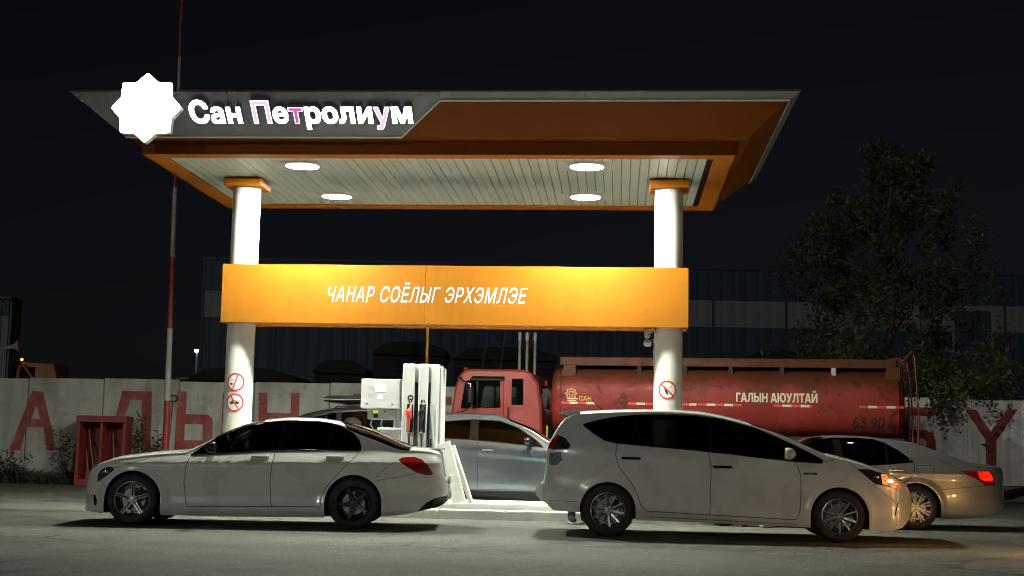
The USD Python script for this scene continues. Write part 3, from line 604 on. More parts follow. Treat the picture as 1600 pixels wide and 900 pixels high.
lean((.33, -.52, .225), (.00, -.42, 1.12), .07, .05, 'white_board', 'leaning_board', 'narrow white strip leaning behind the broad board by the pump')
CARS = {
 'sedan': {
  'o': (-3.32,18.65,0.0),
  'yaw': 0.6,
  'W': 0.905,
  'top': [(-2.408,0.179),(-2.391,0.265),(-2.382,0.412),(-2.356,0.493),(-2.345,0.612),(-2.306,0.691),(-2.206,0.78),(-2.009,0.853),(-1.82,0.909),(-1.588,0.942),(-1.341,0.975),(-1.088,0.997),(-0.949,1.013),(-0.795,1.091),(-0.572,1.217),(-0.378,1.309),(-0.184,1.383),(0.104,1.437),(0.384,1.46),(0.681,1.457),(0.937,1.431),(1.188,1.388),(1.366,1.343),(1.667,1.24),(1.924,1.135),(2.06,1.099),(2.254,1.081),(2.396,1.05),(2.424,0.966),(2.465,0.723),(2.513,0.584),(2.524,0.489)],
  'bot': [(-2.228,0.174),(-2.117,0.156),(-2.015,0.145),(-1.248,0.139),(-0.498,0.134),(0.253,0.14),(0.901,0.146),(1.511,0.166),(1.748,0.178),(2.211,0.267),(2.534,0.407),(2.544,0.491)],
  'fw': [(-1.592,0.308)],
  'rw': [(1.288,0.317)],
  'dlo': [(-0.862,0.927),(-0.715,1.039),(-0.552,1.168),(-0.353,1.273),(-0.07,1.351),(0.304,1.391),(0.575,1.398),(0.863,1.384),(1.053,1.333),(1.226,1.243),(1.306,1.158),(1.338,1.075),(1.341,1.03),(0.782,1.025),(0.217,1.012),(0.133,1.0),(-0.241,0.97),(-0.525,0.956)],
  'bp': [(0.282,1.409),(0.337,1.41),(0.304,0.97),(0.249,0.969)],
  'qp': [(0.945,1.405),(0.97,1.405),(0.917,0.982),(0.892,0.982)],
  'd1': [(-0.848,0.911),(-0.876,0.889),(-0.908,0.764),(-0.925,0.564),(-0.908,0.416),(-0.876,0.259)],
  'd2': [(0.233,1.003),(0.223,0.936),(0.195,0.586),(0.214,0.325),(0.238,0.276)],
  'd3': [(1.344,1.02),(1.288,0.94),(1.058,0.694),(0.933,0.542),(0.871,0.411),(0.865,0.284)],
  'db': [(-0.876,0.259),(0.238,0.276),(0.865,0.284)],
  'h1': [(0.043,0.92)],
  'h2': [(1.028,0.935)],
  'tail': [(1.862,0.919),(1.92,0.947),(2.07,0.955),(2.166,0.923),(2.252,0.849),(2.322,0.742),(2.302,0.725),(2.227,0.721),(2.111,0.749),(2.0,0.811),(1.904,0.876)],
  'head': [(-2.105,0.547),(-2.099,0.647),(-2.035,0.715),(-1.928,0.751),(-1.852,0.741),(-1.85,0.707),(-1.939,0.642),(-2.028,0.582)],
  'vent': [(-2.172,0.386),(-2.143,0.386),(-2.094,0.312),(-2.099,0.237),(-2.135,0.245),(-2.168,0.328)],
  'bline': [(1.557,0.627),(2.113,0.742)],
  'mir': [(-0.555,1.029)],
  'hoodl': [(-1.865,0.735),(-1.425,0.861),(-1.133,0.942),(-0.882,0.993)],
 },
 'mpv': {
  'o': (2.87,18.05,0.0),
  'yaw': -5.0,
  'W': 0.89,
  'top': [(-2.432,0.493),(-2.43,0.612),(-2.409,0.655),(-2.375,0.694),(-2.342,0.775),(-2.337,0.996),(-2.326,1.107),(-2.289,1.223),(-2.239,1.314),(-2.181,1.418),(-2.096,1.53),(-1.946,1.598),(-1.653,1.624),(-1.234,1.645),(-0.817,1.653),(-0.402,1.637),(-0.093,1.591),(0.067,1.556),(0.376,1.472),(0.696,1.364),(0.952,1.251),(1.229,1.134),(1.44,1.08),(1.651,1.026),(1.861,0.955),(2.07,0.871),(2.238,0.78),(2.31,0.682),(2.353,0.575),(2.368,0.484)],
  'bot': [(-2.394,0.48),(-2.351,0.432),(-2.292,0.372),(-2.234,0.32),(-1.906,0.295),(-1.143,0.216),(0.023,0.199),(0.931,0.181),(1.807,0.155),(2.032,0.168),(2.109,0.27),(2.23,0.416),(2.247,0.48)],
  'fw': [(1.377,0.303)],
  'rw': [(-1.527,0.355)],
  'dlo': [(-1.842,1.411),(-1.639,1.471),(-1.398,1.517),(-1.134,1.544),(-0.832,1.556),(-0.43,1.55),(-0.131,1.517),(0.007,1.488),(0.322,1.408),(0.633,1.281),(0.939,1.137),(1.168,1.016),(1.164,0.991),(0.817,1.008),(0.322,1.051),(0.024,1.086),(-0.221,1.102),(-0.429,1.124),(-1.032,1.164),(-1.436,1.197),(-1.577,1.23),(-1.739,1.332)],
  'bp': [(-0.255,1.572),(-0.182,1.573),(-0.205,1.049),(-0.279,1.048)],
  'qp': [(-1.159,1.581),(-1.126,1.582),(-1.246,1.127),(-1.278,1.126)],
  'ap': [(0.808,1.248),(0.84,1.232),(0.895,0.974),(0.855,0.973)],
  'd1': [(-1.412,1.188),(-1.425,1.123),(-1.433,1.036),(-1.39,0.88),(-1.228,0.683),(-1.147,0.53),(-1.11,0.41),(-1.028,0.334)],
  'd2': [(-0.26,1.082),(-0.232,0.984),(-0.224,0.882),(-0.231,0.582),(-0.239,0.306)],
  'd3': [(0.834,0.998),(0.866,0.926),(0.897,0.807),(0.895,0.504),(0.879,0.368),(0.831,0.271)],
  'db': [(-1.028,0.334),(-0.239,0.306),(0.831,0.271)],
  'h1': [(-1.237,0.997)],
  'h2': [(-0.082,0.911)],
  'badge': [(1.014,0.849)],
  'mir': [(0.732,1.093)],
  'head': [(1.601,0.918),(1.743,0.919),(1.944,0.864),(2.085,0.787),(2.155,0.716),(2.123,0.668),(1.966,0.72),(1.823,0.733),(1.721,0.815)],
  'amb': [(1.896,0.859),(1.959,0.856),(2.085,0.783),(2.155,0.712),(2.123,0.672),(1.997,0.717),(1.91,0.739)],
  'tail': [(-2.302,1.114),(-2.253,1.21),(-2.18,1.277),(-2.08,1.234),(-2.012,1.153),(-2.028,1.103),(-2.138,1.085),(-2.239,1.083)],
  'tail2': [(-2.284,1.041),(-2.135,1.06),(-2.117,0.962),(-2.174,0.895),(-2.281,0.885)],
  'bline': [(-2.288,0.44),(-1.918,0.433)],
  'bumpl': [(1.792,0.729),(2.074,0.513),(2.223,0.548)],
  'vent': [(2.099,0.503),(2.119,0.511),(2.077,0.343),(2.061,0.35)],
 },
 'saloon': {
  'o': (5.95,21.2,0.0),
  'yaw': -2,
  'W': 0.9,
  'top': [(-1.637,1.184),(-1.397,1.298),(-1.197,1.374),(-0.813,1.401),(-0.48,1.392),(-0.143,1.362),(0.259,1.315),(0.525,1.226),(0.795,1.127),(1.055,1.035),(1.296,1.006),(1.498,0.984),(1.561,0.949),(1.595,0.822),(1.608,0.645),(1.609,0.458)],
  'bot': [(-1.742,0.065),(-0.062,0.101),(0.626,0.158),(1.293,0.225),(1.391,0.289),(1.416,0.399)],
  'rw': [(0.181,0.315)],
  'dlo': [(-1.746,1.103),(-1.601,1.179),(-1.448,1.245),(-1.295,1.305),(-0.948,1.338),(-0.625,1.341),(-0.365,1.323),(-0.211,1.27),(-0.04,1.166),(0.15,1.018),(-0.215,0.98),(-0.475,0.96),(-1.024,0.935),(-1.747,0.901)],
  'bp': [(-0.991,1.369),(-0.885,1.371),(-0.87,0.909),(-0.995,0.906)],
  'qp': [(-0.21,1.355),(-0.181,1.356),(-0.206,0.922),(-0.24,0.922)],
  'd3': [(0.163,1.008),(0.176,0.932),(0.17,0.87),(0.102,0.761),(-0.032,0.671)],
  'cap': [(0.219,0.946),(0.438,0.951),(0.436,0.823),(0.217,0.819)],
  'h2': [(-0.096,0.879)],
  'tail': [(0.852,0.893),(1.098,0.899),(1.292,0.903),(1.344,0.83),(1.356,0.7),(1.204,0.697),(1.117,0.759),(0.926,0.841)],
  'lit': [(1.098,0.887),(1.284,0.891),(1.33,0.82),(1.338,0.744),(1.205,0.746),(1.129,0.788)],
  'bline': [(0.537,0.605),(1.336,0.688)],
 },
 'grey': {
  'o': (-0.2,24.3,0.0),
  'yaw': -4.6,
  'W': 0.92,
  'top': [(-2.05,1.058),(-1.597,1.48),(-1.31,1.623),(-1.021,1.674),(-0.608,1.71),(-0.06,1.705),(0.299,1.6),(0.629,1.469),(0.987,1.265),(1.235,1.19),(1.862,1.089),(2.114,0.936),(2.162,0.633),(2.187,0.409)],
  'bot': [(-1.91,0.194),(2.188,0.198)],
  'dlo': [(-1.608,1.333),(-1.329,1.472),(-0.934,1.526),(-0.4,1.575),(0.079,1.558),(0.404,1.448),(0.723,1.243),(0.842,1.135),(0.142,1.204),(-0.42,1.244),(-0.928,1.262),(-1.493,1.268)],
  'bp': [(-0.427,1.644),(-0.281,1.647),(-0.27,1.18),(-0.428,1.199)],
  'd2': [(-0.276,1.234),(-0.262,1.091),(-0.252,0.39)],
  'db': [(-1.438,0.386),(-0.251,0.384),(1.025,0.39)],
  'd3': [(0.836,1.145),(0.881,1.058),(0.951,0.841),(0.977,0.623),(1.025,0.39)],
  'h2': [(-0.082,1.062)],
  'mir': [(0.589,1.216)],
 },
 'suv': {
  'o': (-2.9,27.2,0.0),
  'yaw': -4.6,
  'W': 0.95,
  'top': [(-2.697,0.548),(-2.657,0.842),(-2.478,0.961),(-1.934,1.138),(-1.555,1.479),(-1.326,1.654),(-1.056,1.796),(-0.567,1.9),(-0.047,1.932),(0.645,1.953),(1.422,1.953),(1.682,1.843),(1.853,1.211),(1.891,0.706)],
  'bot': [(-2.491,0.188),(1.98,0.224)],
  'dlo': [(-1.144,1.499),(-0.894,1.629),(-0.514,1.723),(0.07,1.764),(0.754,1.783),(1.511,1.783),(1.646,1.45),(0.512,1.417),(-1.013,1.401)],
  'bp': [(-0.436,1.786),(-0.334,1.788),(-0.291,1.289),(-0.393,1.288)],
  'box': [(-0.787,1.904),(-0.789,1.967),(-0.687,1.994),(0.957,2.022),(0.959,1.933)],
 },
}

# ================================================================== vehicles
def pch(pts):
    p = sorted({round(a, 4): b for a, b in pts}.items()); x = np.array([a for a, _ in p]); z = np.array([b for _, b in p])
    f = PchipInterpolator(x, z); return lambda q: f(np.clip(q, x[0], x[-1]))
class Body:
    """A car body as a surface over (x, v): v 0..1 runs up the side, 1..2 over the roof, bonnet or boot to the middle line."""
    def __init__(s, top, bot, W, ins, shift=(0.0, 0.0), crown=0.07, ends=((.16, .9, .22, .5), (.16, .9, .22, .5)), arches=(), n=2.6, flare=.014):
        s.x0, s.x1 = min(top[0][0], bot[0][0]), max(top[-1][0], bot[-1][0]); s.W, s.crown, s.ends, s.arches, s.n, s.flare = W, crown, ends, arches, n, flare
        s.ft, s.fb = pch(top), pch(bot); s.fi = pch(ins); s.sh = shift
    def lim(s, x):
        zb = s.fb(x); zt = np.maximum(s.ft(x), zb + .012); c = np.minimum(s.crown(x) if callable(s.crown) else s.crown, .4 * (zt - zb)); return zb, zt - c, c
    def plan(s, x):
        p = np.ones_like(x)
        for d, (a, D, b, r) in ((x - s.x0, s.ends[0]), (s.x1 - x, s.ends[1])):
            d = np.maximum(d, 0); t = np.clip(1 - d / D, 0, 1); u = np.clip(1 - d / r, 0, 1); c = np.clip(1 - d / .05, 0, 1)
            p = p * (1 - a * t * t) * (1 - b * u ** 3) * np.sqrt(np.maximum(1 - c * c, 0) + 1e-4)
        return p
    def side(s, x, z):
        zz = z - (s.sh[0] * (x - s.sh[1])); y = s.W * s.plan(x) - s.fi(zz)
        for xc, zc, R in s.arches:
            r = np.hypot(x - xc, z - zc); y = y + s.flare * np.exp(-((r - R - .01) / .06) ** 2)
        return np.maximum(y, 0.01)
    def P(s, x, v):
        x = np.clip(np.asarray(x, float), s.x0, s.x1); v = np.asarray(v, float); zb, ze, c = s.lim(x)
        zs = zb + np.clip(v, 0, 1) * (ze - zb); y = s.side(x, zs); t = np.clip(v - 1, 0, 1) * PI / 2
        y = y * np.maximum(np.cos(t), 0) ** (2 / s.n); z = zs + c * np.sin(t) ** (2 / s.n)
        return np.stack([x, -y, z], -1)
    def v_of(s, x, z):
        x = np.clip(x, s.x0, s.x1); zb, ze, c = s.lim(x)
        q = np.clip((z - ze) / c, 0, 1) ** (s.n / 2)
        return np.where(z <= ze, (z - zb) / (ze - zb), 1 + np.arcsin(np.clip(q, 0, 1)) / (PI / 2))
    def normal(s, x, v):
        e = 2e-3; xa, xb = np.clip(x - e, s.x0, s.x1), np.clip(x + e, s.x0, s.x1); va, vb = np.clip(v - 6 * e, 0, 2), np.clip(v + 6 * e, 0, 2)
        n = np.cross(s.P(xb, v) - s.P(xa, v), s.P(x, vb) - s.P(x, va)); l = np.linalg.norm(n, axis=-1, keepdims=True)
        return np.where(l > 1e-12, n / np.maximum(l, 1e-12), [0, 0, 1.0])
    def M(s, poly):
        """a region drawn in the side view (x, z) in the surface's own (x, v)"""
        poly = poly.segmentize(0.03)
        return shapely.transform(poly, lambda c: np.stack([c[:, 0], s.v_of(c[:, 0], c[:, 1])], 1)).buffer(0).intersection(sbox(s.x0, 0, s.x1, 2))
    def grid(s, dx=.05):
        L = s.x1 - s.x0; m = np.linspace(s.x0 + .16, s.x1 - .16, int(L / dx)); e = np.array([0, .004, .012, .025, .045, .07, .10, .13])
        xs = np.concatenate([s.x0 + e, m, (s.x1 - e)[::-1]]); vs = np.concatenate([np.linspace(0, 1, 25), 1 + np.array([.05, .12, .2, .3, .42, .56, .75, 1.0])]); return xs, vs
    def region(s, poly, off=0.0, dx=.05, g=None):
        """triangles over a region of the surface: whole grid cells inside it, clipped ones along its edge"""
        if poly.is_empty: return None
        xs, vs = g or s.grid(dx); i, j = np.meshgrid(np.arange(len(xs) - 1), np.arange(len(vs) - 1), indexing='ij'); i, j = i.ravel(), j.ravel()
        b = shapely.box(xs[i], vs[j], xs[i + 1], vs[j + 1]); shapely.prepare(poly)
        hit = shapely.intersects(poly, b); ins = shapely.contains_properly(poly, b); V, Fc = [], []; k = 0
        for a, c in zip(i[ins], j[ins]):
            V += [(xs[a], vs[c]), (xs[a + 1], vs[c]), (xs[a + 1], vs[c + 1]), (xs[a], vs[c + 1])]; Fc += [[k, k + 1, k + 2], [k, k + 2, k + 3]]; k += 4
        cl = shapely.intersection(poly, b[hit & ~ins])
        for g_ in cl:
            for q in getattr(g_, 'geoms', [g_]):
                if q.geom_type != 'Polygon' or q.area < 1e-9: continue
                c = shapely.orient_polygons(q); vv, ff = trimesh.creation.triangulate_polygon(c, engine='earcut'); vv = np.asarray(vv); ff = np.asarray(ff)
                if len(ff) == 0: continue
                d1_, d2_ = vv[ff[:, 1]] - vv[ff[:, 0]], vv[ff[:, 2]] - vv[ff[:, 0]]; ar = d1_[:, 0] * d2_[:, 1] - d1_[:, 1] * d2_[:, 0]; ff = np.where((ar < 0)[:, None], ff[:, ::-1], ff)
                V += [tuple(p) for p in vv]; Fc += (ff + k).tolist(); k += len(vv)
        if not Fc: return None
        V = np.array(V); key = np.round(V * 1e5).astype(np.int64); _, first, inv = np.unique(key, axis=0, return_index=True, return_inverse=True)
        U = V[first]; Fc = inv.ravel()[np.array(Fc)]; Fc = Fc[(Fc[:, 0] != Fc[:, 1]) & (Fc[:, 1] != Fc[:, 2]) & (Fc[:, 0] != Fc[:, 2])]
        p = s.P(U[:, 0], U[:, 1]); n = s.normal(U[:, 0], U[:, 1]); return p + n * off, Fc, n
def flip(r):
    p, f, n = r; m = np.array([1, -1, 1.0]); return p * m, f[:, ::-1], n * m
def both(r):
    a, b = r, flip(r); return np.vstack([a[0], b[0]]), np.vstack([a[1], b[1] + len(a[0])]), np.vstack([a[2], b[2]])
def rpart(parent, name, r, mat, label=None):
    if r is None: return None
    return part(parent, name, T(r[0], r[1]), mat, False, label, normals=r[2])
def poly_strip(line, w): return LineString(line).buffer(w, cap_style=2, join_style=1)
def at_side(B, x, z, out=0.0):
    return B.P(np.array([x]), B.v_of(np.array([x]), np.array([z])))[0] + np.array([0, -out, 0])

def spokes(kind, R):
    """list of (polygon in the wheel's plane, material)"""
    out = []
    if kind == 'five':
        for k in range(5):
            a = 90 + 72 * k
            sp_ = Polygon([(.03, -.036), (.03, .036), (R * .5, .020), (R - .004, .022), (R - .004, .009), (R * .55, .004), (R * .55, -.004), (R - .004, -.009), (R - .004, -.022), (R * .5, -.020)])
            out.append((affinity.rotate(sp_, a, origin=(0, 0)), 'a'))
            out.append((affinity.rotate(sbox(.06, -.010, R - .03, .010), a, origin=(0, 0)), 'd'))
    elif kind == 'ten':
        for k in range(10):
            a = 90 + 36 * k; w0 = .013; sp_ = Polygon([(.04, -w0), (.04, w0), (R - .003, .009 + .004 * (k % 2)), (R - .003, -.009 - .004 * (k % 2))])
            out.append((affinity.rotate(sp_, a, origin=(0, 0)), 'a'))
    elif kind == 'multi':
        for k in range(9):
            for d in (-6.5, 6.5):
                a = 90 + 40 * k + d; sp_ = Polygon([(.05, -.011), (.05, .011), (R - .003, .014), (R - .003, -.014)])
                out.append((affinity.rotate(sp_, a, origin=(0, 0)), 'a'))
    else:
        for k in range(7):
            sp_ = Polygon([(.04, -.028), (.04, .028), (R - .003, .02), (R - .003, -.02)]); out.append((affinity.rotate(sp_, 360 / 7 * k, origin=(0, 0)), 'a'))
    return out
def wheel(root, x, y, R, rim, kind, alloy='alloy', near=True, width=.225, turn=0.0, z=None):
    """near wheels face -y"""
    w = thing_part(root, 'wheel')
    def put(m):
        m = rot(m, turn, (0, 0, 1)); m = rot(m, 90 if near else -90, (1, 0, 0)); return mv(m, x, y, R if z is None else z)
    r = rim
    tyre = lathe([(r - .004, -.012), (r + .004, .004), (r + .022, .010), ((r + R) / 2, .012), (R - .035, .006), (R - .012, -.006), (R - .002, -.026), (R, -.05), (R, -width + .05), (R - .012, -width + .01), ((r + R) / 2, -width), (r, -width + .01)], 64)
    part(w, 'tyre', put(tyre), M['rubber'], 50)
    part(w, 'rim', put(lathe([(r + .002, -.004), (r + .001, .004), (r - .006, .006), (r - .013, .0), (r - .018, -.02), (r - .028, -.06), (r - .035, -.17), (0.0, -.175)], 64)), M[alloy], 35)
    part(w, 'brake_disc', put(lathe([(0, -.088), (.15, -.088), (.152, -.092), (.152, -.11), (0, -.112)], 40)), M['disc'], 35)
    part(w, 'brake_caliper', put(rot(bx(.09, .165, -.06, .06, -.125, -.062, .01), 35, (0, 0, 1))), M['dark_trim'])
    ms, ds = [], []
    def dish(m):
        v, f = trimesh_sub2(m); rr = np.hypot(v[:, 0], v[:, 1]); z = v[:, 2] - .028 + .026 * (rr / r) ** 2 - .012 * (rr < .05); return T(np.stack([v[:, 0], v[:, 1], z], 1), f)
    for g, k in spokes(kind, r - .012):
        if k == 'a': part(w, 'spoke', put(dish(ext(g, .022))), M[alloy], 30)
        else: ds.append(mv(dish(ext(g, .006)), 0, 0, .0175))
    if ds: part(w, 'spoke_groove', put(cat(ds)), M['dark_alloy'])
    part(w, 'hub', put(lathe([(.066, -.05), (.066, -.012), (.058, -.004), (.034, -.004), (.032, .0), (0, .002)], 32)), M[alloy], 35)
    for k in range(5):
        a = k * 2 * PI / 5 + .3; part(w, 'wheel_nut', put(mv(lathe([(0, -.001), (.009, -.001), (.009, -.012)], 8), .048 * math.cos(a), .048 * math.sin(a), 0)), M['dark_trim'])
def trimesh_sub2(m):
    v, f = trimesh.remesh.subdivide_to_size(m.vertices, m.faces, 0.06); return v, f
def thing_part(root, name):
    path = uniq(root, name); UsdGeom.Xform.Define(stage, path); return path

def arch_liner(B, xc, zc, R, zmin):
    a = np.radians(np.linspace(-25, 205, 40)); px, pz = xc + R * np.cos(a), zc + R * np.sin(a); pz = np.maximum(pz, zmin)
    y0 = np.array([B.P(np.array([u]), np.clip(B.v_of(np.array([u]), np.array([w])), 0, 1))[0, 1] for u, w in zip(px, pz)])
    rows = [np.stack([px, y0 + .001, pz], 1), np.stack([px, y0 + .03, pz], 1), np.stack([px, np.full_like(px, -B.W + .46), pz], 1)]
    v = np.vstack(rows); n = len(px); f = []
    for r in range(2):
        for i in range(n - 1):
            p, q, s_, t = r * n + i, r * n + i + 1, (r + 1) * n + i + 1, (r + 1) * n + i; f += [[p, q, s_], [p, s_, t]]
    v = np.vstack([v, [xc, -B.W + .46, zc]])
    for i in range(n - 1): f.append([2 * n + i, 2 * n + i + 1, 3 * n])
    f.append([2 * n, 3 * n, 3 * n - 1])
    return T(v, f)

def build_car(name, label, category, c, B, paint, glass, feats, wheels, group=None):
    root = thing(name, label, category, c['o'], c['yaw'], group)
    dom = sbox(B.x0, 0, B.x1, 2); taken = []          # regions already given away
    def take(n, g, mat, off=-.002, mirror=True, label=None, parent=None):
        """region g (x, v) becomes a part of its own, and its mirror image another"""
        nonlocal taken
        g = g.buffer(0)
        for t in taken: g = g.difference(t)
        if g.is_empty: return None
        gs = [q for q in getattr(g, 'geoms', [g]) if q.geom_type == 'Polygon' and q.area > 1e-5]
        first = None
        for q in gs:
            r = B.region(q, off)
            if r is None: continue
            p = rpart(parent or root, n, r, M[mat], label); first = first or p
            if mirror: rpart(parent or root, n, flip(r), M[mat], label)
        taken.append(g); return first
    arches = []
    for xc, zc, R in B.arches:
        arches.append(Point(xc, zc).buffer(R, 40).union(sbox(xc - R, -1, xc + R, zc)))
    taken.append(B.M(unary_union(arches)))
    for f in feats.get('first', []): take(*f)
    if 'dlo' in c:
        dlo = Polygon(c['dlo']); pill = unary_union([Polygon(c[k]) for k in ('bp', 'qp', 'ap') if k in c])
        if feats.get('trim'): 
            take('window_trim', B.M(dlo.buffer(.016).difference(dlo)), feats['trim'], .003)
        take('window_pillar', B.M(dlo.intersection(pill)), 'pillar', -.001)
        take('window', B.M(dlo.difference(pill)), glass, -.006)
    lens = lambda g: B.M(g)
    for nm, key, mat, off in feats.get('lights', []):
        g = Polygon(c[key]) if isinstance(key, str) else key
        take(nm, B.M(g.buffer(.012).buffer(-.012)), mat, off)
    for nm, g, mat, off in feats.get('xv', []): take(nm, g, mat, off)
    lines = [c[k] for k in ('d1', 'd2', 'd3', 'db') if k in c]
    gaps = unary_union([poly_strip(l, .0042) for l in lines] + [poly_strip(l, .003) for l in feats.get('lines', [])])
    gp = B.M(gaps)
    doors = []
    if 'd1' in c and 'd2' in c: doors.append(Polygon(c['d1'] + c['d2'][::-1]))
    if 'd2' in c and 'd3' in c: doors.append(Polygon(c['d2'] + c['d3'][::-1]))
    hs = [c.get('h1'), c.get('h2')]
    for d in doors:
        take('door', B.M(d.buffer(0)).difference(gp), paint, 0.0)
    take('panel_gap', gp, 'gap', -.007)
    body = dom
    for t in taken: body = body.difference(t)
    r = B.region(body.buffer(0), 0.0)
    rpart(root, 'body', both(r), M[paint])
    # dark lining inside the shell, with the windows left open
    lin = dom
    if 'dlo' in c: lin = lin.difference(B.M(dlo.difference(pill)))
    for nm, g, mat, off in feats.get('xv', []): lin = lin.difference(g)
    lin = lin.difference(B.M(unary_union(arches)))
    rpart(root, 'cabin_lining', both(B.region(lin.buffer(0), -.03, g=(B.grid(.09)[0], B.grid()[1][::2]))), M['lining'])
    xs = np.linspace(B.x0 + .03, B.x1 - .03, 60); zb = B.fb(xs) + .015; y = B.side(xs, zb) - .02
    fl = np.vstack([np.stack([xs, -y, zb], 1), np.stack([xs, y, zb], 1)]); n = len(xs); f = []
    for i in range(n - 1): f += [[i, i + 1, n + i + 1], [i, n + i + 1, n + i]]
    part(root, 'floor', T(fl, f), M['dark_trim'])
    for xc, zc, R in B.arches:
        for s in (1, -1):
            m = arch_liner(B, xc, zc, R, B.fb(np.array([xc]))[0] - .02)
            if s < 0: m.vertices = m.vertices * [1, -1, 1]
            part(root, 'wheel_arch', m, M['dark_trim'], 40)
    for xc, R, rim, kind, alloy, turn in wheels:
        wheel(root, xc, -(B.W - .035), R, rim, kind, alloy, True, turn=turn)
        wheel(root, xc, (B.W - .035), R, rim, kind, alloy, False, turn=turn)
    for h in hs:
        if h:
            x, z = h[0]; p = at_side(B, x, z)
            hm = feats.get('handle', 'chrome')
            for s in (1, -1):
                part(root, 'door_handle', mv(hull([bx(-.12, .12, -.034, -.006, -.016, .016, .008), bx(-.10, .10, -.05, -.03, -.013, .013, .006)]), p[0], p[1], p[2]) if s > 0 else mv(bx(-.105, .105, .006, .034, -.013, .013, .008), p[0], -p[1], p[2]), M[hm])
            if hm != 'dark_trim': part(root, 'handle_recess', mv(ell((0, .012, -.018), (.062, .02, .028)), p[0], p[1], p[2]), M['dark_trim' if feats.get('dark_recess') else paint], True)
    if 'mir' in c:
        x, z = c['mir'][0]; p = at_side(B, x, z - .02)
        sx = feats.get('mir_dir', 1)
        for s in (1, -1):
            cap = ell((0, 0, 0), (.085, .10, .075), 3); v = cap.vertices.copy(); v[:, 0] = np.where(v[:, 0] * sx < -.03, -.03 * sx, v[:, 0]); v[:, 0] *= 1.15; cap.vertices = v
            m = mv(cap, x, -(B.W + .07), z)
            arm = hull([ell((x + .03 * sx, -(B.W + .03), z - .05), (.035, .03, .02), 1), ell((x + .06 * sx, p[1] + .02, z - .06), (.05, .03, .02), 1)])
            if s < 0: m.vertices = m.vertices * [1, -1, 1]; arm.vertices = arm.vertices * [1, -1, 1]; m.invert(); arm.invert()
            mp = part(root, 'wing_mirror', m, M[feats.get('mir_mat', paint)], True)
            part(mp, 'mirror_arm', arm, M['dark_trim'], True)
    sx = feats.get('face', 1)                          # +1: the car faces +x
    for (sxx, sz) in feats.get('seats', []):
        for s in (-1, 1):
            part(root, 'seat', cat([bx(sxx - .25, sxx + .25, s * .38 - .24, s * .38 + .24, sz - .16, sz, .05), rot(bx(sxx - sx * .28 - .06, sxx - sx * .28 + .06, s * .38 - .23, s * .38 + .23, sz - .05, sz + .55, .05), -12 * sx, (0, 1, 0), (sxx, 0, sz)),
                                   rot(bx(sxx - sx * .30 - .04, sxx - sx * .30 + .04, s * .38 - .12, s * .38 + .12, sz + .57, sz + .73, .03), -12 * sx, (0, 1, 0), (sxx, 0, sz))]), M['seat'])
    if 'wheel_at' in feats:
        wx, wz = feats['wheel_at']; a = np.linspace(0, 2 * PI, 25)
        part(root, 'steering_wheel', tube(np.stack([wx + .06 * sx * np.sin(a), .38 * feats.get('drv', 1) + .18 * np.cos(a), wz + .17 * np.sin(a)], 1), .014, 6, False), M['dark_trim'], True)
    return root, take

# ---- white saloon, left foreground, facing left
c = CARS['sedan']
for k_ in ('top', 'bot', 'head', 'vent', 'hoodl'):
    c[k_] = [(x if x > -1.9 else round(-1.9 + (x + 1.9) * .86, 4), z) for x, z in c[k_]]
tp = c['top']; tp = tp[:-1] + [(2.540, .50)]
tp = [(-2.345, .20)] + tp[1:]
bt = [(-2.345, .174), (-2.25, .160)] + c['bot'][1:-1] + [(2.540, .45)]
B = Body(tp, bt, .905, [(.10, .10), (.17, .05), (.22, .022), (.30, .012), (.42, .026), (.60, .012), (.78, .0), (.83, .004), (.86, .030), (.93, .105), (1.01, .190), (1.25, .345), (1.40, .475), (1.50, .55)],
         shift=(.018, 0.0), crown=lambda x: .075 + .075 * np.exp(-((x - 1.55) / .42) ** 4), ends=((.16, .85, .42, .42), (.14, .9, .40, .34)), arches=((-1.592, .335, .372), (1.288, .335, .372)))
rearglass = Polygon([(.98, 2), (1.14, 1.06), (1.99, 1.06), (2.08, 2)]); wind = Polygon([(-1.02, 2), (-.80, 1.22), (.02, 1.22), (.0, 2)]); rearglass_, wind_ = rearglass, wind
c['d1'] = c['d1'][1:]
sedan, take = build_car('white_saloon', 'white four-door saloon facing left with dark tinted windows and five-spoke wheels', 'car', c, B, 'white_paint', 'glass_dark', dict(
    trim='dark_trim', mir_mat='black_plastic', mir_dir=-1, face=-1, handle='white_paint',
    lights=[('tail_light', 'tail', 'red_lens', .003), ('headlight', 'head', 'dark_lens', .002), ('bumper_vent', 'vent', 'black_plastic', -.01),
            ('diffuser', Polygon([(2.13, .245), (2.24, .36), (2.36, .425), (2.60, .47), (2.60, .36), (2.30, .2)]), 'black_plastic', .004)],
    xv=[('rear_window', rearglass, 'glass_dark', -.004), ('windscreen', wind, 'glass_dark', -.004)],
    lines=[c['bline'], c['hoodl'], [(1.84, .90), (1.70, .80), (1.56, .66)], [(-.80, .262), (.85, .288)], [(-1.95, .47), (-2.03, .58)]],
    seats=[(-.35, .62), (.75, .62)], wheel_at=(-.78, .92), drv=1),
    [(-1.592, .335, .235, 'five', 'alloy', 0), (1.288, .335, .235, 'five', 'dark_alloy', 22)])
part(sedan, 'window_sill_strip', tube([tuple(at_side(B, x, z, .006)) for x, z in [(.52, 1.018), (.64, 1.022), (.76, 1.026)]], .008, 6), M['chrome'], True)
part(sedan, 'window_sill_strip', tube([tuple(at_side(B, x, z, .003)) for x, z in zip(np.linspace(-.85, 1.32, 14), np.interp(np.linspace(-.85, 1.32, 14), [-.86, -.52, -.24, .13, .78, 1.34], [.915, .942, .958, .988, 1.012, 1.018]))], .006, 6), M['dark_trim'], True)
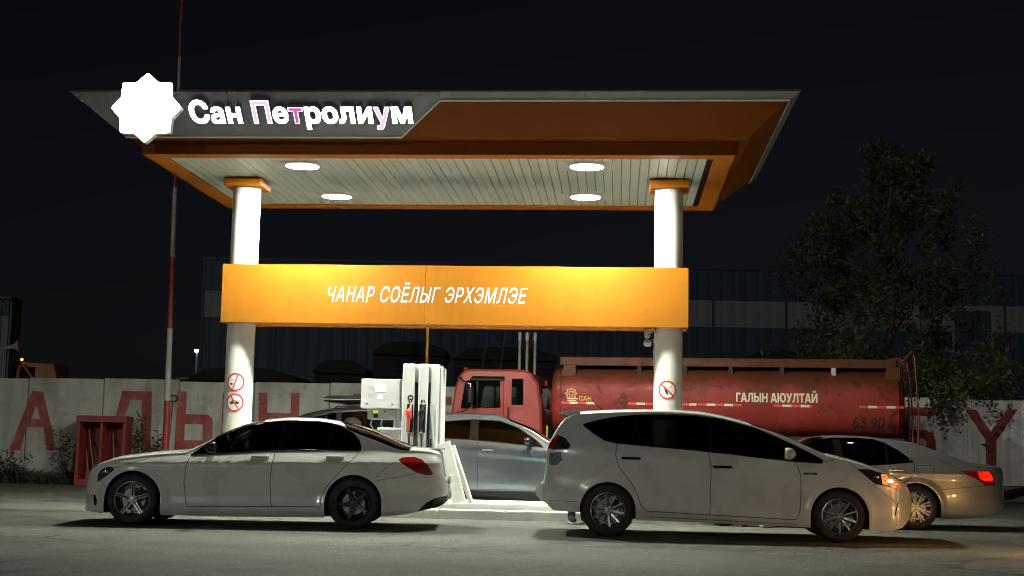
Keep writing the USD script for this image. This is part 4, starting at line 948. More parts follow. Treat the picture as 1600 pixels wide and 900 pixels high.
part(sedan, 'headlight_projector', mv(ell((0, 0, 0), (.045, .02, .028)), *at_side(B, -1.955, .690, -.002)), M['chrome'], True)
part(sedan, 'number_plate', bx(2.505, 2.535, -.26, .26, .60, .71, .004), M['white_print'])
part(sedan, 'aerial_fin', hull([bx(.62, .80, -.02, .02, 1.45, 1.46), bx(.74, .79, -.008, .008, 1.46, 1.505)]), M['black_plastic'])
part(sedan, 'spoiler_lip', hull([bx(2.25, 2.40, -.55, .55, 1.055, 1.068), bx(2.38, 2.425, -.55, .55, 1.06, 1.075)]), M['white_paint'])

# ---- white people carrier, right foreground, facing right
c = CARS['mpv']
tp = [(-2.440, .47)] + c['top'][1:-1] + [(2.372, .50)]
bt = [(-2.440, .44), (-2.36, .42)] + c['bot'][2:-3] + [(2.17, .20), (2.27, .30), (2.345, .40), (2.372, .46)]
B = Body(tp, bt, .89, [(.10, .10), (.20, .06), (.27, .018), (.45, .0), (.62, .010), (.78, .004), (.88, .0), (.98, .016), (1.06, .05), (1.12, .078), (1.35, .19), (1.55, .33), (1.70, .45)],
         shift=(-.077, 0.0), crown=.075, ends=((.10, .7, .30, .22), (.18, 1.0, .40, .42)), arches=((-1.527, .335, .355), (1.377, .325, .362)))
wind = Polygon([(1.34, 2), (1.20, 1.2), (.32, 1.2), (.14, 2)]); rg = Polygon([(-2.32, 2), (-2.28, 1.4), (-2.06, 1.4), (-2.08, 2)])
mpv, take = build_car('white_people_carrier', 'white estate-shaped people carrier facing right with a roof spoiler and an added amber glow at its front lamps', 'car', c, B, 'pearl_paint', 'glass_dark', dict(
    trim='dark_trim', mir_mat='pearl_paint', mir_dir=1, face=1, handle='dark_trim', dark_recess=False,
    lights=[('amber_reflection', 'amb', 'amber_lit', .004), ('headlight', 'head', 'dark_lens', .002), ('tail_light', Polygon([(-2.302,1.10),(-2.253,1.21),(-2.18,1.277),(-2.145,1.245),(-2.20,1.17),(-2.235,1.10)]), 'red_lens', .003), ('rear_lamp_cover', 'tail', 'dark_lens', .003), ('reversing_light', 'tail2', 'clear_lens', .003), ('bumper_vent', 'vent', 'black_plastic', -.008)],
    xv=[('windscreen', wind, 'glass_tint', -.004), ('rear_window', rg, 'glass_dark', -.004)],
    lines=[c['bline'], c['bumpl'], [(1.60, .93), (1.42, 1.06), (1.20, 1.00)], [(-1.03, .262), (.86, .215)]],
    seats=[(.15, .72), (-.85, .72)], wheel_at=(.62, 1.02), drv=-1),
    [(-1.527, .335, .222, 'ten', 'alloy', 8), (1.377, .325, .222, 'ten', 'alloy', 0)])
sp_ = hull([bx(-1.98, -1.90, -.62, .62, 1.585, 1.612), bx(-2.185, -2.165, -.60, .60, 1.552, 1.572), bx(-2.03, -1.98, -.6, .6, 1.52, 1.53)])
part(mpv, 'roof_spoiler', sp_, M['pearl_paint'])
part(mpv, 'aerial', tube([(-1.62, 0, 1.625), (-1.73, 0, 1.72), (-1.80, 0, 1.82)], [.010, .006, .004], 6), M['black_plastic'], True)
part(mpv, 'rear_bumper_corner', hull([bx(-2.46, -2.36, -.70, -.5, .47, .62, .03), bx(-2.40, -2.30, -.76, -.5, .42, .68, .03)]), M['pearl_paint'])
p = at_side(B, 1.014, .849)
bd = part(mpv, 'side_badge', mv(bx(-.085, .085, -.006, .004, -.011, .011, .003), *p), M['dark_trim'])
part(mpv, 'roof_rail_trim', tube([tuple(at_side(B, x, z, .006)) for x, z in zip(np.linspace(-1.1, .0, 10), np.interp(np.linspace(-1.1, .0, 10), [-1.13, -.83, -.43, -.13, .0], [1.560, 1.571, 1.566, 1.534, 1.508]))], .009, 6), M['chrome'], True)
for x in np.linspace(-.03, .03, 1): pass
out, L = letters('HYBRID', .015, 600)
part(bd, 'badge_lettering', cat([mv(front(ext(g, .001), 0), p[0] - L / 2, p[1] - .0062, p[2] - .0075) for ch, g in out]), M['grey_metal'])
for s in (1, -1):
    q_ = at_side(B, 2.01, .775, .012); part(mpv, 'added_amber_light', ell((q_[0], q_[1] * s, q_[2]), (.035, .016, .020), 2), M['added_amber'], True)  # amber emitters added on both sides to throw warm light ahead
part(mpv, 'headlight_bulb', mv(ell((0, 0, 0), (.03, .02, .03)), *at_side(B, 1.84, .83, -.002)), M['chrome'], True)

# ---- silver saloon behind the people carrier on the right, facing left
c = CARS['saloon']
c['dlo'] = [(-1.93, .945), (-1.72, 1.10), (-1.56, 1.195)] + c['dlo'][2:-2] + [(-1.02, .937), (-1.75, .925)]
tp = [(-3.27, .42), (-3.255, .60), (-3.18, .72), (-2.95, .84), (-2.6, .93), (-2.2, .985), (-2.02, 1.01), (-1.80, 1.10)] + c['top'][:-1] + [(1.618, .44)]
bt = [(-3.27, .30), (-3.1, .20), (-2.0, .185), (-.06, .175), (.626, .17), (1.293, .235), (1.40, .29), (1.618, .38)]
B = Body(tp, bt, .9, [(.10, .10), (.18, .06), (.25, .02), (.5, .0), (.75, .006), (.84, .0), (.90, .025), (.96, .065), (1.10, .14), (1.35, .32), (1.45, .42)],
         crown=.065, ends=((.14, .9, .4, .35), (.13, .9, .36, .30)), arches=((-2.67, .335, .37), (.181, .335, .365)))
rg = Polygon([(.18, 2), (.30, 1.25), (1.00, 1.25), (1.09, 2)]); wind = Polygon([(-2.06, 2), (-1.9, 1.2), (-1.12, 1.2), (-1.2, 2)])
c['d1'] = [(-1.80, .93), (-1.86, .80), (-1.86, .40), (-1.80, .30)]; c['d2'] = [(-.93, .94), (-.92, .62), (-.94, .30)]; c['d3'] = c['d3'] + [(-.20, .45), (-.24, .30)]; c['db'] = [(-1.80, .30), (-.94, .30), (-.24, .30)]
saloon, take = build_car('silver_saloon', 'silver saloon with a lit red tail light, partly hidden behind the white people carrier', 'car', c, B, 'silver_paint', 'glass_tint', dict(
    trim='chrome', face=-1, handle='chrome', dark_recess=True,
    first=[],
    lights=[('brake_light', 'lit', 'red_lit', .004), ('tail_light', 'tail', 'red_lens', .003), ('fuel_flap', Polygon(c['cap']).buffer(-.012).buffer(.024), 'silver_paint', .003)],
    xv=[('rear_window', rg, 'glass_tint', -.004), ('windscreen', wind, 'glass_tint', -.004)],
    lines=[c['bline'], list(Polygon(c['cap']).buffer(-.012).buffer(.028).exterior.coords), [(.83, .92), (.55, 1.06)]],
    seats=[(-1.15, .62), (-.25, .62)], wheel_at=(-1.62, .93), drv=-1),
    [(-2.67, .335, .238, 'multi', 'alloy', 0), (.181, .335, .238, 'multi', 'alloy', 6)])
part(saloon, 'pillar_badge', mv(bx(-.022, .022, -.006, .004, -.022, .022, .004), *at_side(B, .145, 1.045)), M['chrome'])
part(saloon, 'interior_lamp', ell((-.62, -.12, 1.285), (.05, .03, .010)), M['lamp_white'], True)
part(saloon, 'lamp_trim', tube([tuple(at_side(B, x, z, .004)) for x, z in [(1.20, .690), (1.29, .688), (1.35, .694)]], .012, 6), M['chrome'], True)

# ---- blue-grey hatchback on the far side of the pump, facing right
c = CARS['grey']
c['dlo'] = [(-1.36, 1.275), (-1.30, 1.42)] + c['dlo'][2:-1] + [(-1.25, 1.262)]
tp = [(-1.86, .45), (-1.84, .80), (-1.80, 1.05), (-1.70, 1.26), (-1.52, 1.48)] + c['top'][2:-1] + [(2.187, .42)]
tp = [q for q in tp if not (-1.5 < q[0] < -1.29)] if False else tp
bt = [(-1.86, .35), (-1.6, .22), (1.9, .20), (2.187, .33)]
c['db'] = [(-.95, .386), (-.251, .384), (1.025, .39)]
B = Body(tp, bt, .92, [(.10, .10), (.20, .08), (.33, .02), (.65, .0), (.95, .012), (1.05, .0), (1.13, .024), (1.20, .065), (1.5, .25), (1.75, .42)],
         shift=(-.08, -.3), crown=.075, ends=((.14, .8, .35, .35), (.15, .9, .36, .35)), arches=((-1.22, .34, .37), (1.46, .34, .37)))
wind = Polygon([(1.24, 2), (1.05, 1.2), (.25, 1.2), (.12, 2)])
grey, take = build_car('blue_grey_hatchback', 'blue-grey car facing right between the fuel pump and the red tanker cab', 'car', c, B, 'blue_grey_paint', 'glass_warm', dict(
    trim='pillar', face=1, handle='chrome', dark_recess=True, mir_mat='black_plastic', mir_dir=1,
    lights=[('headlight', Polygon([(1.75, .98), (2.10, .86), (2.13, .76), (1.95, .80)]), 'clear_lens', .002), ('sill_trim', Polygon([(-.84, .16), (-.84, .37), (1.08, .37), (1.08, .16)]), 'dark_trim', .002)],
    xv=[('windscreen', wind, 'glass_tint', -.004)], lines=[], seats=[(.15, .76), (-.75, .76)], wheel_at=(.62, 1.08), drv=-1),
    [(-1.22, .34, .225, 'multi', 'alloy', 0), (1.46, .34, .225, 'multi', 'alloy', 0)])

# ---- an unseen car beyond the right edge, placed for the warm light it throws
c = dict(CARS['sedan']); c['o'] = (8.52, 13.46, 0.0); c['yaw'] = -59.0; c.pop('d1', None); c.pop('mir', None)
B = Body([(-2.345, .20)] + CARS['sedan']['top'][1:-1] + [(2.540, .50)], [(-2.345, .174), (-2.25, .160)] + CARS['sedan']['bot'][1:-1] + [(2.540, .45)], .905,
         [(.10, .10), (.17, .05), (.22, .022), (.42, .026), (.60, .012), (.79, .0), (.88, .050), (1.01, .165), (1.25, .295), (1.50, .48)], crown=.062, ends=((.16, .85, .42, .42), (.14, .9, .40, .34)), arches=((-1.592, .335, .372), (1.288, .335, .372)))
street_car, take = build_car('unseen_saloon', 'unseen grey saloon beyond the right edge, placed for the warm light of its lamps', 'car', c, B, 'silver_paint', 'glass_dark', dict(
    trim='dark_trim', face=-1, lights=[('tail_light', 'tail', 'red_lens', .003), ('headlight', 'head', 'clear_lens', .002)], xv=[('rear_window', rearglass_, 'glass_tint', -.004), ('windscreen', wind_, 'glass_tint', -.004)]),
    [(-1.592, .335, .235, 'seven', 'alloy', 0), (1.288, .335, .235, 'seven', 'alloy', 0)])
for s in (1, -1):
    q_ = at_side(B, -2.235, .50); d_ = np.array([-.25, 0, -.97]); d_ /= np.linalg.norm(d_); p_ = np.array([q_[0] - .10, q_[1] * s, q_[2]])
    lp_ = part(street_car, 'tilted_lamp', tube([p_ - d_ * .09, p_ - d_ * .01], [.05, .075], 16), M['dark_trim'], True)  # added lamp, lens tilted down to pool warm light on the ground
    part(lp_, 'lit_lens', tube([p_ - d_ * .004, p_ + d_ * .004], .066, 16), M['headlamp_lit'])

# ---- black off-roader with a roof box, behind the pump
c = CARS['suv']
B = Body([(-2.70, .50)] + [(x, z - (.07 if x > -1.1 else .03)) for x, z in c['top'][1:-1]] + [(1.92, .70)], [(-2.70, .40), (-2.4, .28), (1.7, .28), (1.92, .45)], .95, [(.2, .1), (.4, .03), (.7, .0), (1.2, .01), (1.36, .03), (1.44, .06), (1.95, .26)],
         crown=.09, ends=((.12, .8, .3, .3), (.08, .6, .25, .2)), arches=((-1.75, .38, .43), (1.1, .38, .43)))
suv, take = build_car('black_off_roader', 'black off-roader with a roof box, mostly hidden behind the fuel pump and white saloon', 'car', c, B, 'black_paint', 'glass_dark', dict(
    trim='dark_trim', face=-1, xv=[('windscreen', Polygon([(-1.98, 2), (-1.85, 1.2), (-1.12, 1.2), (-1.2, 2)]), 'glass_tint', -.004)], seats=[(-.7, .9)], wheel_at=(-1.2, 1.2)),
    [(-1.75, .38, .24, 'seven', 'alloy', 0), (1.1, .38, .24, 'seven', 'alloy', 0)])
for s in (-1, 1):
    rl = part(suv, 'roof_rail', tube([(-.55, s * .62, 1.78), (-.45, s * .62, 1.85), (.5, s * .62, 1.89), (1.35, s * .62, 1.89), (1.45, s * .62, 1.84)], .018, 8), M['dark_trim'], True)
for xx in (-.35, .85): part(suv, 'roof_bar', tube([(xx, -.64, 1.915), (xx, .64, 1.915)], .018, 8), M['dark_trim'], True)
part(suv, 'roof_tent_fold', bx(-.5, 1.0, -.3, .3, 1.925, 1.937), M['dark_trim'])
rb = thing('roof_box', 'long black roof box carried on the black off-roader', 'roof box', tuple(np.array(CARS['suv']['o'])), CARS['suv']['yaw'])
part(rb, 'lid', hull([bx(-.80, 1.05, -.42, .42, 2.003, 2.03, .01), bx(-.70, .98, -.38, .38, 2.03, 2.08, .03)]), M['black_plastic'])
part(rb, 'base', hull([bx(-.78, 1.03, -.40, .40, 1.958, 2.001, .01), bx(-.66, .95, -.34, .34, 1.938, 1.958, .005)]), M['black_plastic'])
part(rb, 'seam', bx(-.802, 1.052, -.425, .425, 1.999, 2.005), M['grey_metal'])

# ================================================================== red fuel tanker in front of the wall
tk = thing('fuel_tanker', 'red fuel tanker lorry with white Cyrillic warning lettering on its weathered tank', 'lorry', (3.9, 30.6, 0), -9)
# cab: a hollow shell with real window openings
out_ = Polygon([(-5.10, .75), (-5.10, 1.60), (-5.05, 1.96), (-4.98, 2.48), (-4.90, 2.70), (-4.80, 2.80), (-4.66, 2.835), (-3.46, 2.825), (-3.30, 2.76), (-3.14, 2.53), (-3.06, 1.96), (-3.02, .75)])
rd = lambda p, r: p.buffer(-r, join_style=1).buffer(r, quad_segs=4)
w1 = rd(Polygon([(-4.87, 1.96), (-4.79, 2.50), (-4.74, 2.585), (-4.64, 2.615), (-3.98, 2.625), (-3.96, 1.99)]), .03)
w2 = rd(Polygon([(-3.72, 2.64), (-3.46, 2.64), (-3.45, 2.06), (-3.72, 2.06)]), .03)
def man(m): return m3.Manifold(m3.Mesh(np.asarray(m.vertices, np.float32), np.asarray(m.faces, np.uint32)))
def tri(M_): q = M_.to_mesh(); return T(q.vert_properties[:, :3], q.tri_verts)
def cham(poly, y0, y1, b=.03):
    """extruded along y with softened side edges"""
    return hull([extx(poly, y0 + b, y1 - b), extx(poly.buffer(-b), y0, y1)])
cabm = man(cham(out_.buffer(.02), -1.22, 1.22, .05)) - man(extx(out_.buffer(-.05), -1.16, 1.16)) - man(extx(w1, -1.4, 1.4)) - man(extx(w2, -1.4, 1.4))
cabm = cabm - man(bx(-5.4, -4.90, -1.06, 1.06, 1.72, 2.56, .04)) - man(bx(-3.2, -2.9, -.6, .6, 2.0, 2.5, .03))
part(tk, 'cab', tri(cabm), M['cab_red'], 30)
for s in (-1.19, 1.185):
    part(tk, 'side_window', extx(w1.buffer(.012), s, s + .005), M['glass_clear'])
    part(tk, 'quarter_window', extx(w2.buffer(.012), s, s + .005), M['glass_clear'])
    part(tk, 'window_divider', bx(-4.52, -4.48, s - .01, s + .012, 1.97, 2.61), M['dark_trim'])
part(tk, 'windscreen', rot(bx(-5.00, -4.99, -1.08, 1.08, 1.70, 2.58), 7, (0, 1, 0), (-5.0, 0, 2.1)), M['glass_clear'])
part(tk, 'rear_cab_window', bx(-3.12, -3.115, -.62, .62, 1.98, 2.52), M['glass_clear'])
for s, e in ((-1.215, -1.27), (1.215, 1.27)):
    part(tk, 'rain_visor', hull([bx(-4.66, -3.88, min(s, e), max(s, e), 2.60, 2.625), bx(-4.60, -3.88, min(s, s + .004), max(s, s + .004), 2.69, 2.70)]), M['dark_trim'])
part(tk, 'door_seam', extx(unary_union([poly_strip([(-3.90, 2.70), (-3.885, 1.2)], .006), poly_strip([(-4.93, 1.93), (-4.93, 1.2)], .006)]), -1.2235, -1.2), M['gap'])
part(tk, 'door_grab', tube([(-3.78, -1.225, 2.0), (-3.78, -1.26, 1.98), (-3.78, -1.26, 1.72), (-3.78, -1.225, 1.70)], .014, 6), M['dark_trim'], True)
mb = part(tk, 'mirror_arm', tube([(-4.82, -1.20, 2.66), (-4.92, -1.36, 2.66), (-4.78, -1.46, 2.58), (-4.60, -1.48, 2.50), (-4.57, -1.48, 2.0), (-4.75, -1.38, 1.90), (-4.95, -1.22, 1.86)], .018, 8), M['chrome'], True)
part(tk, 'wing_mirror', bx(-4.66, -4.53, -1.56, -1.40, 2.06, 2.44, .03), M['dark_trim'])
part(tk, 'marker_lamp', bx(-4.86, -4.78, -1.0, -.9, 2.84, 2.90, .01), M['orange'])
part(tk, 'cab_seat', cat([bx(-4.25, -3.75, -.85, -.35, 1.45, 1.6, .04), bx(-3.86, -3.72, -.85, -.35, 1.6, 2.25, .05), bx(-4.25, -3.75, .35, .85, 1.45, 1.6, .04), bx(-3.86, -3.72, .35, .85, 1.6, 2.25, .05)]), M['seat'])
part(tk, 'dashboard', bx(-4.98, -4.55, -1.1, 1.1, 1.5, 1.78, .05), M['lining'])
part(tk, 'cab_floor', bx(-5.0, -3.1, -1.15, 1.15, .78, 1.0), M['lining'])
part(tk, 'steering_wheel', tube(np.stack([-4.45 + .08 * np.cos(np.linspace(0, 2 * PI, 20)), -.6 + .22 * np.sin(np.linspace(0, 2 * PI, 20)), 1.9 + .12 * np.cos(np.linspace(0, 2 * PI, 20))], 1), .016, 6, False), M['dark_trim'], True)
part(tk, 'front_bumper', hull([bx(-5.16, -4.7, -1.2, 1.2, .45, .74, .04), bx(-5.2, -5.0, -1.0, 1.0, .47, .72, .04)]), M['cab_red'])
for s in (-1, 1): part(tk, 'headlight', bx(-5.21, -5.16, s * .8 - .2, s * .8 + .2, .52, .68, .02), M['clear_lens'])
part(tk, 'air_cleaner', lathe([(0, 1.62), (.07, 1.62), (.085, 1.66), (.085, 2.22), (.075, 2.27), (0, 2.28)], 20), M['chrome'], 35)
stage.GetPrimAtPath(tk + '/air_cleaner').GetAttribute('points').Set(Vt.Vec3fArray([Gf.Vec3f(p[0] - 3.12, p[1] - 1.08, p[2]) for p in stage.GetPrimAtPath(tk + '/air_cleaner').GetAttribute('points').Get()]))
part(tk, 'intake_pipe', tube([(-3.12, -1.05, 2.26), (-3.12, -1.0, 2.5), (-3.16, -.9, 2.6), (-3.2, -.8, 2.6)], .05, 8), M['dark_trim'], True)
part(tk, 'rear_cab_lamp', bx(-3.0, -2.94, -1.05, -.97, 2.50, 2.62, .01), M['red_lens'])
# tank: rounded box section with dished ends
TZ, TH, TW = 2.20, .765, 1.25
def tank_half(z): return TW * np.maximum(1 - np.abs((np.asarray(z) - TZ) / TH) ** 3.0, 0) ** (1 / 3.0)
stn = [(-2.86, .62), (-2.855, .80), (-2.83, .90), (-2.78, .965), (-2.68, .995), (-2.5, 1.0)] + [(x, 1.0) for x in np.linspace(-1.7, 4.4, 8)] + [(4.60, .995), (4.70, .965), (4.75, .90), (4.775, .80), (4.78, .62)]
ang = np.linspace(0, 2 * PI, 65)[:-1]; e = 2 / 3.0
cs = np.sign(np.cos(ang)) * np.abs(np.cos(ang)) ** e; sn = np.sign(np.sin(ang)) * np.abs(np.sin(ang)) ** e
v = np.vstack([np.stack([np.full_like(cs, x), TW * s * cs, TZ + TH * s * sn], 1) for x, s in stn]); n = 64; f = []
for i in range(len(stn) - 1):
    for j in range(n):
        a, b, c_, d = i * n + j, i * n + (j + 1) % n, (i + 1) * n + (j + 1) % n, (i + 1) * n + j; f += [[a, b, c_], [a, c_, d]]
k = len(v); v = np.vstack([v, [-2.90, 0, TZ], [4.82, 0, TZ]])
for j in range(n): f += [[k, (j + 1) % n, j], [k + 1, (len(stn) - 1) * n + j, (len(stn) - 1) * n + (j + 1) % n]]
tm = T(v, f); tm.invert(); tm.fix_normals()
part(tk, 'tank', tm, M['truck_red'], 40)
for xx in (-2.62, 4.62): 
    part(tk, 'tank_band', cat([tube(np.stack([np.full(65, xx), (TW + .004) * np.append(cs, cs[0]), TZ + (TH + .004) * np.append(sn, sn[0])], 1), .014, 5, False)]), M['truck_red'], True)
for s in (-1, 1):
    part(tk, 'walkway_rail', bx(-2.68, 4.62, min(s * .98, s * .86), max(s * .98, s * .86), 2.965, 3.16, .012), M['truck_red'])
    for xx in (-2.44, 4.55):
        part(tk, 'rail_box', hull([bx(xx - .14, xx + .14, min(s * 1.07, s * .7), max(s * 1.07, s * .7), 2.80, 2.99, .01), bx(xx - .2, xx + .14, min(s * 1.09, s * .8), max(s * 1.09, s * .8), 2.66, 2.70, .01)]), M['truck_red'])
    for xx in (-.9, .1, 1.10, 2.20, 3.30):
        part(tk, 'rail_bracket', bx(xx - .05, xx + .05, min(s * 1.0, s * .8), max(s * 1.0, s * .8), 2.74, 2.968, .005), M['galv'] if abs(xx - 3.3) < .1 else M['chassis'])
part(tk, 'walkway', bx(-2.6, 4.55, -.858, .858, 2.985, 3.0), M['chassis'])
for xx in (-.8, 1.6, 3.4): part(tk, 'manhole', mv(lathe([(0, .16), (.24, .16), (.27, .12), (.27, 0)], 28), xx, 0, 3.0), M['truck_red'], 30)
def on_tank(m, x, z, off=.003):
    """a mesh drawn in the xy plane wrapped on the near side of the tank"""
    v = m.vertices; zz = v[:, 1] + z; m = m.copy(); m.vertices = np.stack([v[:, 0] + x, -tank_half(zz) - off - v[:, 2], zz], 1); return m
out, L = letters('ГАЛЫН АЮУЛТАЙ', .20, 800, .8); s = 1.74 / L
for ch, g in out: part(tk, 'painted_letter', on_tank(ext(affinity.scale(g, s, 1, origin=(0, 0)), .003), 1.20, 2.195), M['cream_print'])
for word, x0, x1, z, h, wt in (('63 90', 3.66, 4.34, 1.67, .235, 760), ('УБН', 4.38, 4.63, 1.675, .10, 760)):
    out, L = letters(word, h, wt, .8); s = (x1 - x0) / L
    for ch, g in out: part(tk, 'plate_number', on_tank(ext(affinity.scale(g, s, 1, origin=(0, 0)).segmentize(.03), .003), x0, z), M['black_print'])
for x0, x1 in ((-2.61, -1.83), (-1.13, .36), (.09 + .3, 1.36), (2.01, 2.83), (3.80, 4.73)):
    xx = x0; k = 0
    while xx < x1 - .05:
        part(tk, 'reflective_strip', on_tank(ext(sbox(xx, -.026, min(xx + .185, x1), .026), .003), 0, 2.125), M['red_print' if k % 2 == 0 else 'cream_print']); xx += .19; k += 1
star_o = star8(.145, .70).difference(star8(.105, .70))
part(tk, 'tank_emblem', on_tank(ext(unary_union([star_o, star8(.075, .6).difference(star8(.045, .6))]), .003), -2.38, 2.33), M['yellow_print'])
part(tk, 'emblem_line', on_tank(ext(unary_union([sbox(-.11, -.012, .12, .012), sbox(-.10, -.05, .09, -.03)]), .003), -2.36, 2.215), M['cream_print'])
out, L = letters('САН', .10, 700, .95)
part(tk, 'emblem_lettering', cat([on_tank(ext(g, .003), -2.21, 2.175) for ch, g in out]), M['yellow_print'])
# ladder, chassis, wheels
for y0 in (-.75, -.30):
    part(tk, 'ladder_rail', tube([(4.45, y0, 3.16), (4.72, y0, 3.20), (4.86, y0, 3.12), (4.95, y0, 2.4), (4.98, y0, .75)], .02, 8), M['cab_red'], True)
part(tk, 'ladder_handrail', tube([(4.62, -.86, 3.0), (4.98, -.82, 3.36), (5.02, -.82, 3.2), (5.09, -.80, 1.95), (5.06, -.80, 1.2)], .02, 8), M['cab_red'], True)
for zz in np.arange(.9, 3.1, .28): part(tk, 'ladder_rung', tube([(4.90 + .06 * (3.1 - zz) / 2.2 - .02, -.75, zz), (4.90 + .06 * (3.1 - zz) / 2.2 - .02, -.30, zz)], .014, 6), M['cab_red'], True)
for s in (-1, 1):
    part(tk, 'frame_rail', bx(-4.9, 4.9, s * .42 - .05, s * .42 + .05, .82, 1.12), M['chassis'])
    part(tk, 'side_skirt', bx(-2.3, 4.75, min(s * 1.12, s * 1.04), max(s * 1.12, s * 1.04), 1.12, 1.47, .01), M['chassis'])
for xx in (-2.2, -.6, 1.0, 2.6, 4.2): part(tk, 'saddle', bx(xx - .08, xx + .08, -1.0, 1.0, 1.10, 1.46), M['chassis'])
part(tk, 'rear_lamp', bx(4.86, 4.92, -1.1, -.85, .92, 1.06, .01), M['red_lens'])
part(tk, 'warning_flag', bx(-2.96, -2.93, -.95, -.86, 1.30, 1.62), M['yellow'])
for xw in (-4.15, 2.55, 3.85):
    for s in (-1, 1): wheel(tk, xw, s * 1.18, .50, .29, 'seven', 'dark_alloy', s < 0, .30)
part(tk, 'fuel_cylinder', tube([(-2.4, -.85, .75), (-1.0, -.85, .75)], .28, 20), M['chassis'], 40)

# ================================================================== tall striped pole
pl = thing('striped_pole', 'very tall thin pole painted in red and white bands in front of the wall', 'pole', (-8.235, 32.5, 0))
zb = [0, 2.11, 3.80, 5.60, 7.30, 8.95, 10.6, 12.3, 14.0]
for i in range(len(zb) - 1):
    tp_ = lambda z: -.0165 * max(z - 1, 0) * .85
    part(pl, 'band', tube([(tp_(zb[i]), 0, zb[i]), (tp_(zb[i + 1]), 0, zb[i + 1])], [.083 - .0042 * zb[i], .083 - .0042 * zb[i + 1]], 14), M['pole_red' if i % 2 == 0 else 'pole_white'], 40)
for z in (2.11, 3.8, 5.6): part(pl, 'collar', tube([(tp_(z), 0, z - .03), (tp_(z), 0, z + .03)], .089 - .0042 * z, 14), M['galv'], 40)

# fire-point cabinet with tools
fc = thing('fire_tool_cabinet', 'open red fire-point cabinet with long-handled tools against the wall', 'cabinet', (-10.0, 33.45, 0))
part(fc, 'back_board', bx(-.58, .58, .26, .29, .04, 1.66), M['fire_red'])
for xx in (-.60, .52): part(fc, 'side_post', bx(xx, xx + .08, -.30, .29, 0, 1.62, .008), M['fire_red'])
part(fc, 'middle_post', bx(-.03, .03, -.29, .26, .16, 1.54, .006), M['fire_red'])
part(fc, 'top_board', bx(-.62, .62, -.33, .30, 1.54, 1.70, .01), M['fire_red'])
part(fc, 'sill_board', bx(-.519, .519, -.29, .26, 0, .16, .008), M['fire_red'])
for i, (xa_, xb_, zt_) in enumerate(((-.44, -.16, 1.38), (-.48, -.30, .86), (.16, .34, 1.30), (.36, .46, .9))):
    t = thing('long_handled_tool', ['wooden tool handle leaning tallest in the left bay of the red cabinet', 'short tool handle at the far left of the red cabinet', 'wooden tool handle leaning in the right bay of the red cabinet', 'short tool handle at the right end of the red cabinet'][i], 'tool', (-10.0, 33.45, 0))
    part(t, 'handle', tube([(xa_, .15, zt_), (xb_, -.12, .19)], .016, 8), M['wood'], True)
    part(t, 'blade', hull([bx(xb_ - .07, xb_ + .07, -.16, -.14, .165, .19), bx(xb_ - .05, xb_ + .05, -.13, -.11, .32, .34)]), M['fire_red'])
sh = thing('ring_handled_hook', 'dark red iron hook with a ring handle leaning on the wall beside the striped pole', 'tool', (-8.46, 33.82, 0))
part(sh, 'rod', tube([(-.05, -.18, .05), (0, .10, 2.10)], .018, 8), M['wall_red'], True)
a = np.linspace(0, 2 * PI, 21); part(sh, 'ring', tube(np.stack([.10 * np.cos(a), .10 + 0 * a, 2.19 + .08 * np.sin(a)], 1), .016, 6, False), M['chassis'], True)

# vent pipes of the buried tanks
for x_, w_ in ((.22, 'left rusty vent pipe behind the tanker cab, of three'), (.405, 'middle rusty vent pipe behind the tanker cab'), (.60, 'right rusty vent pipe, nearest the tank, behind the cab')):
    vp = thing('vent_pipe', w_, 'pipe', (x_, 33.3, 0), 0, 'three vent pipes behind the tanker cab')
    part(vp, 'pipe', tube([(0, 0, 0), (0, 0, 3.80)], .036, 12), M['galv'], True)
    part(vp, 'cap', tube([(0, 0, 3.76), (0, 0, 3.80), (0, 0, 3.95), (0, 0, 3.98)], [.036, .046, .046, .025], 12), M['white_metal'], 40)

# ================================================================== things beyond the wall
wh = thing('blue_warehouse', 'long dark blue warehouse with a grey band beyond the wall', 'building', (0, 55, 0))
x = -12.7; k = 0
while x < 27:
    for z0, z1, mt in ((0, 6.22, 'blue_sheet'), (6.23, 7.33, 'grey_sheet'), (7.34, 8.60, 'blue_sheet')):
        part(wh, 'wall_panel', corrug(x + .02, x + 2.98, z0, z1, 0.0, .5, .006), M[mt])
    part(wh, 'panel_post', bx(x - .05, x + .05, -.03, .05, 0, 8.6), M['blue_sheet'])
    x += 3.0; k += 1
part(wh, 'end_wall', bx(-12.72, -12.6, .06, 14, 0, 8.6), M['blue_sheet'])
part(wh, 'eaves', bx(-12.8, 26.4, -.06, .3, 8.6, 8.72), M['blue_sheet'])
part(wh, 'roof', hull([bx(-12.8, 26.4, .3, .5, 8.6, 8.7), bx(-12.8, 26.4, 14, 14.2, 9.3, 9.4)]), M['shed'])
for xx in (18.2,):
    wf = part(wh, 'window', bx(xx, xx + 1.5, -.03, .02, 5.4, 7.1), M['blue_sheet']); part(wf, 'frame', extx(sbox(xx - .1, 5.3, xx + 1.6, 7.2).difference(sbox(xx, 5.4, xx + 1.5, 7.1)), -.05, .0), M['grey_sheet'])
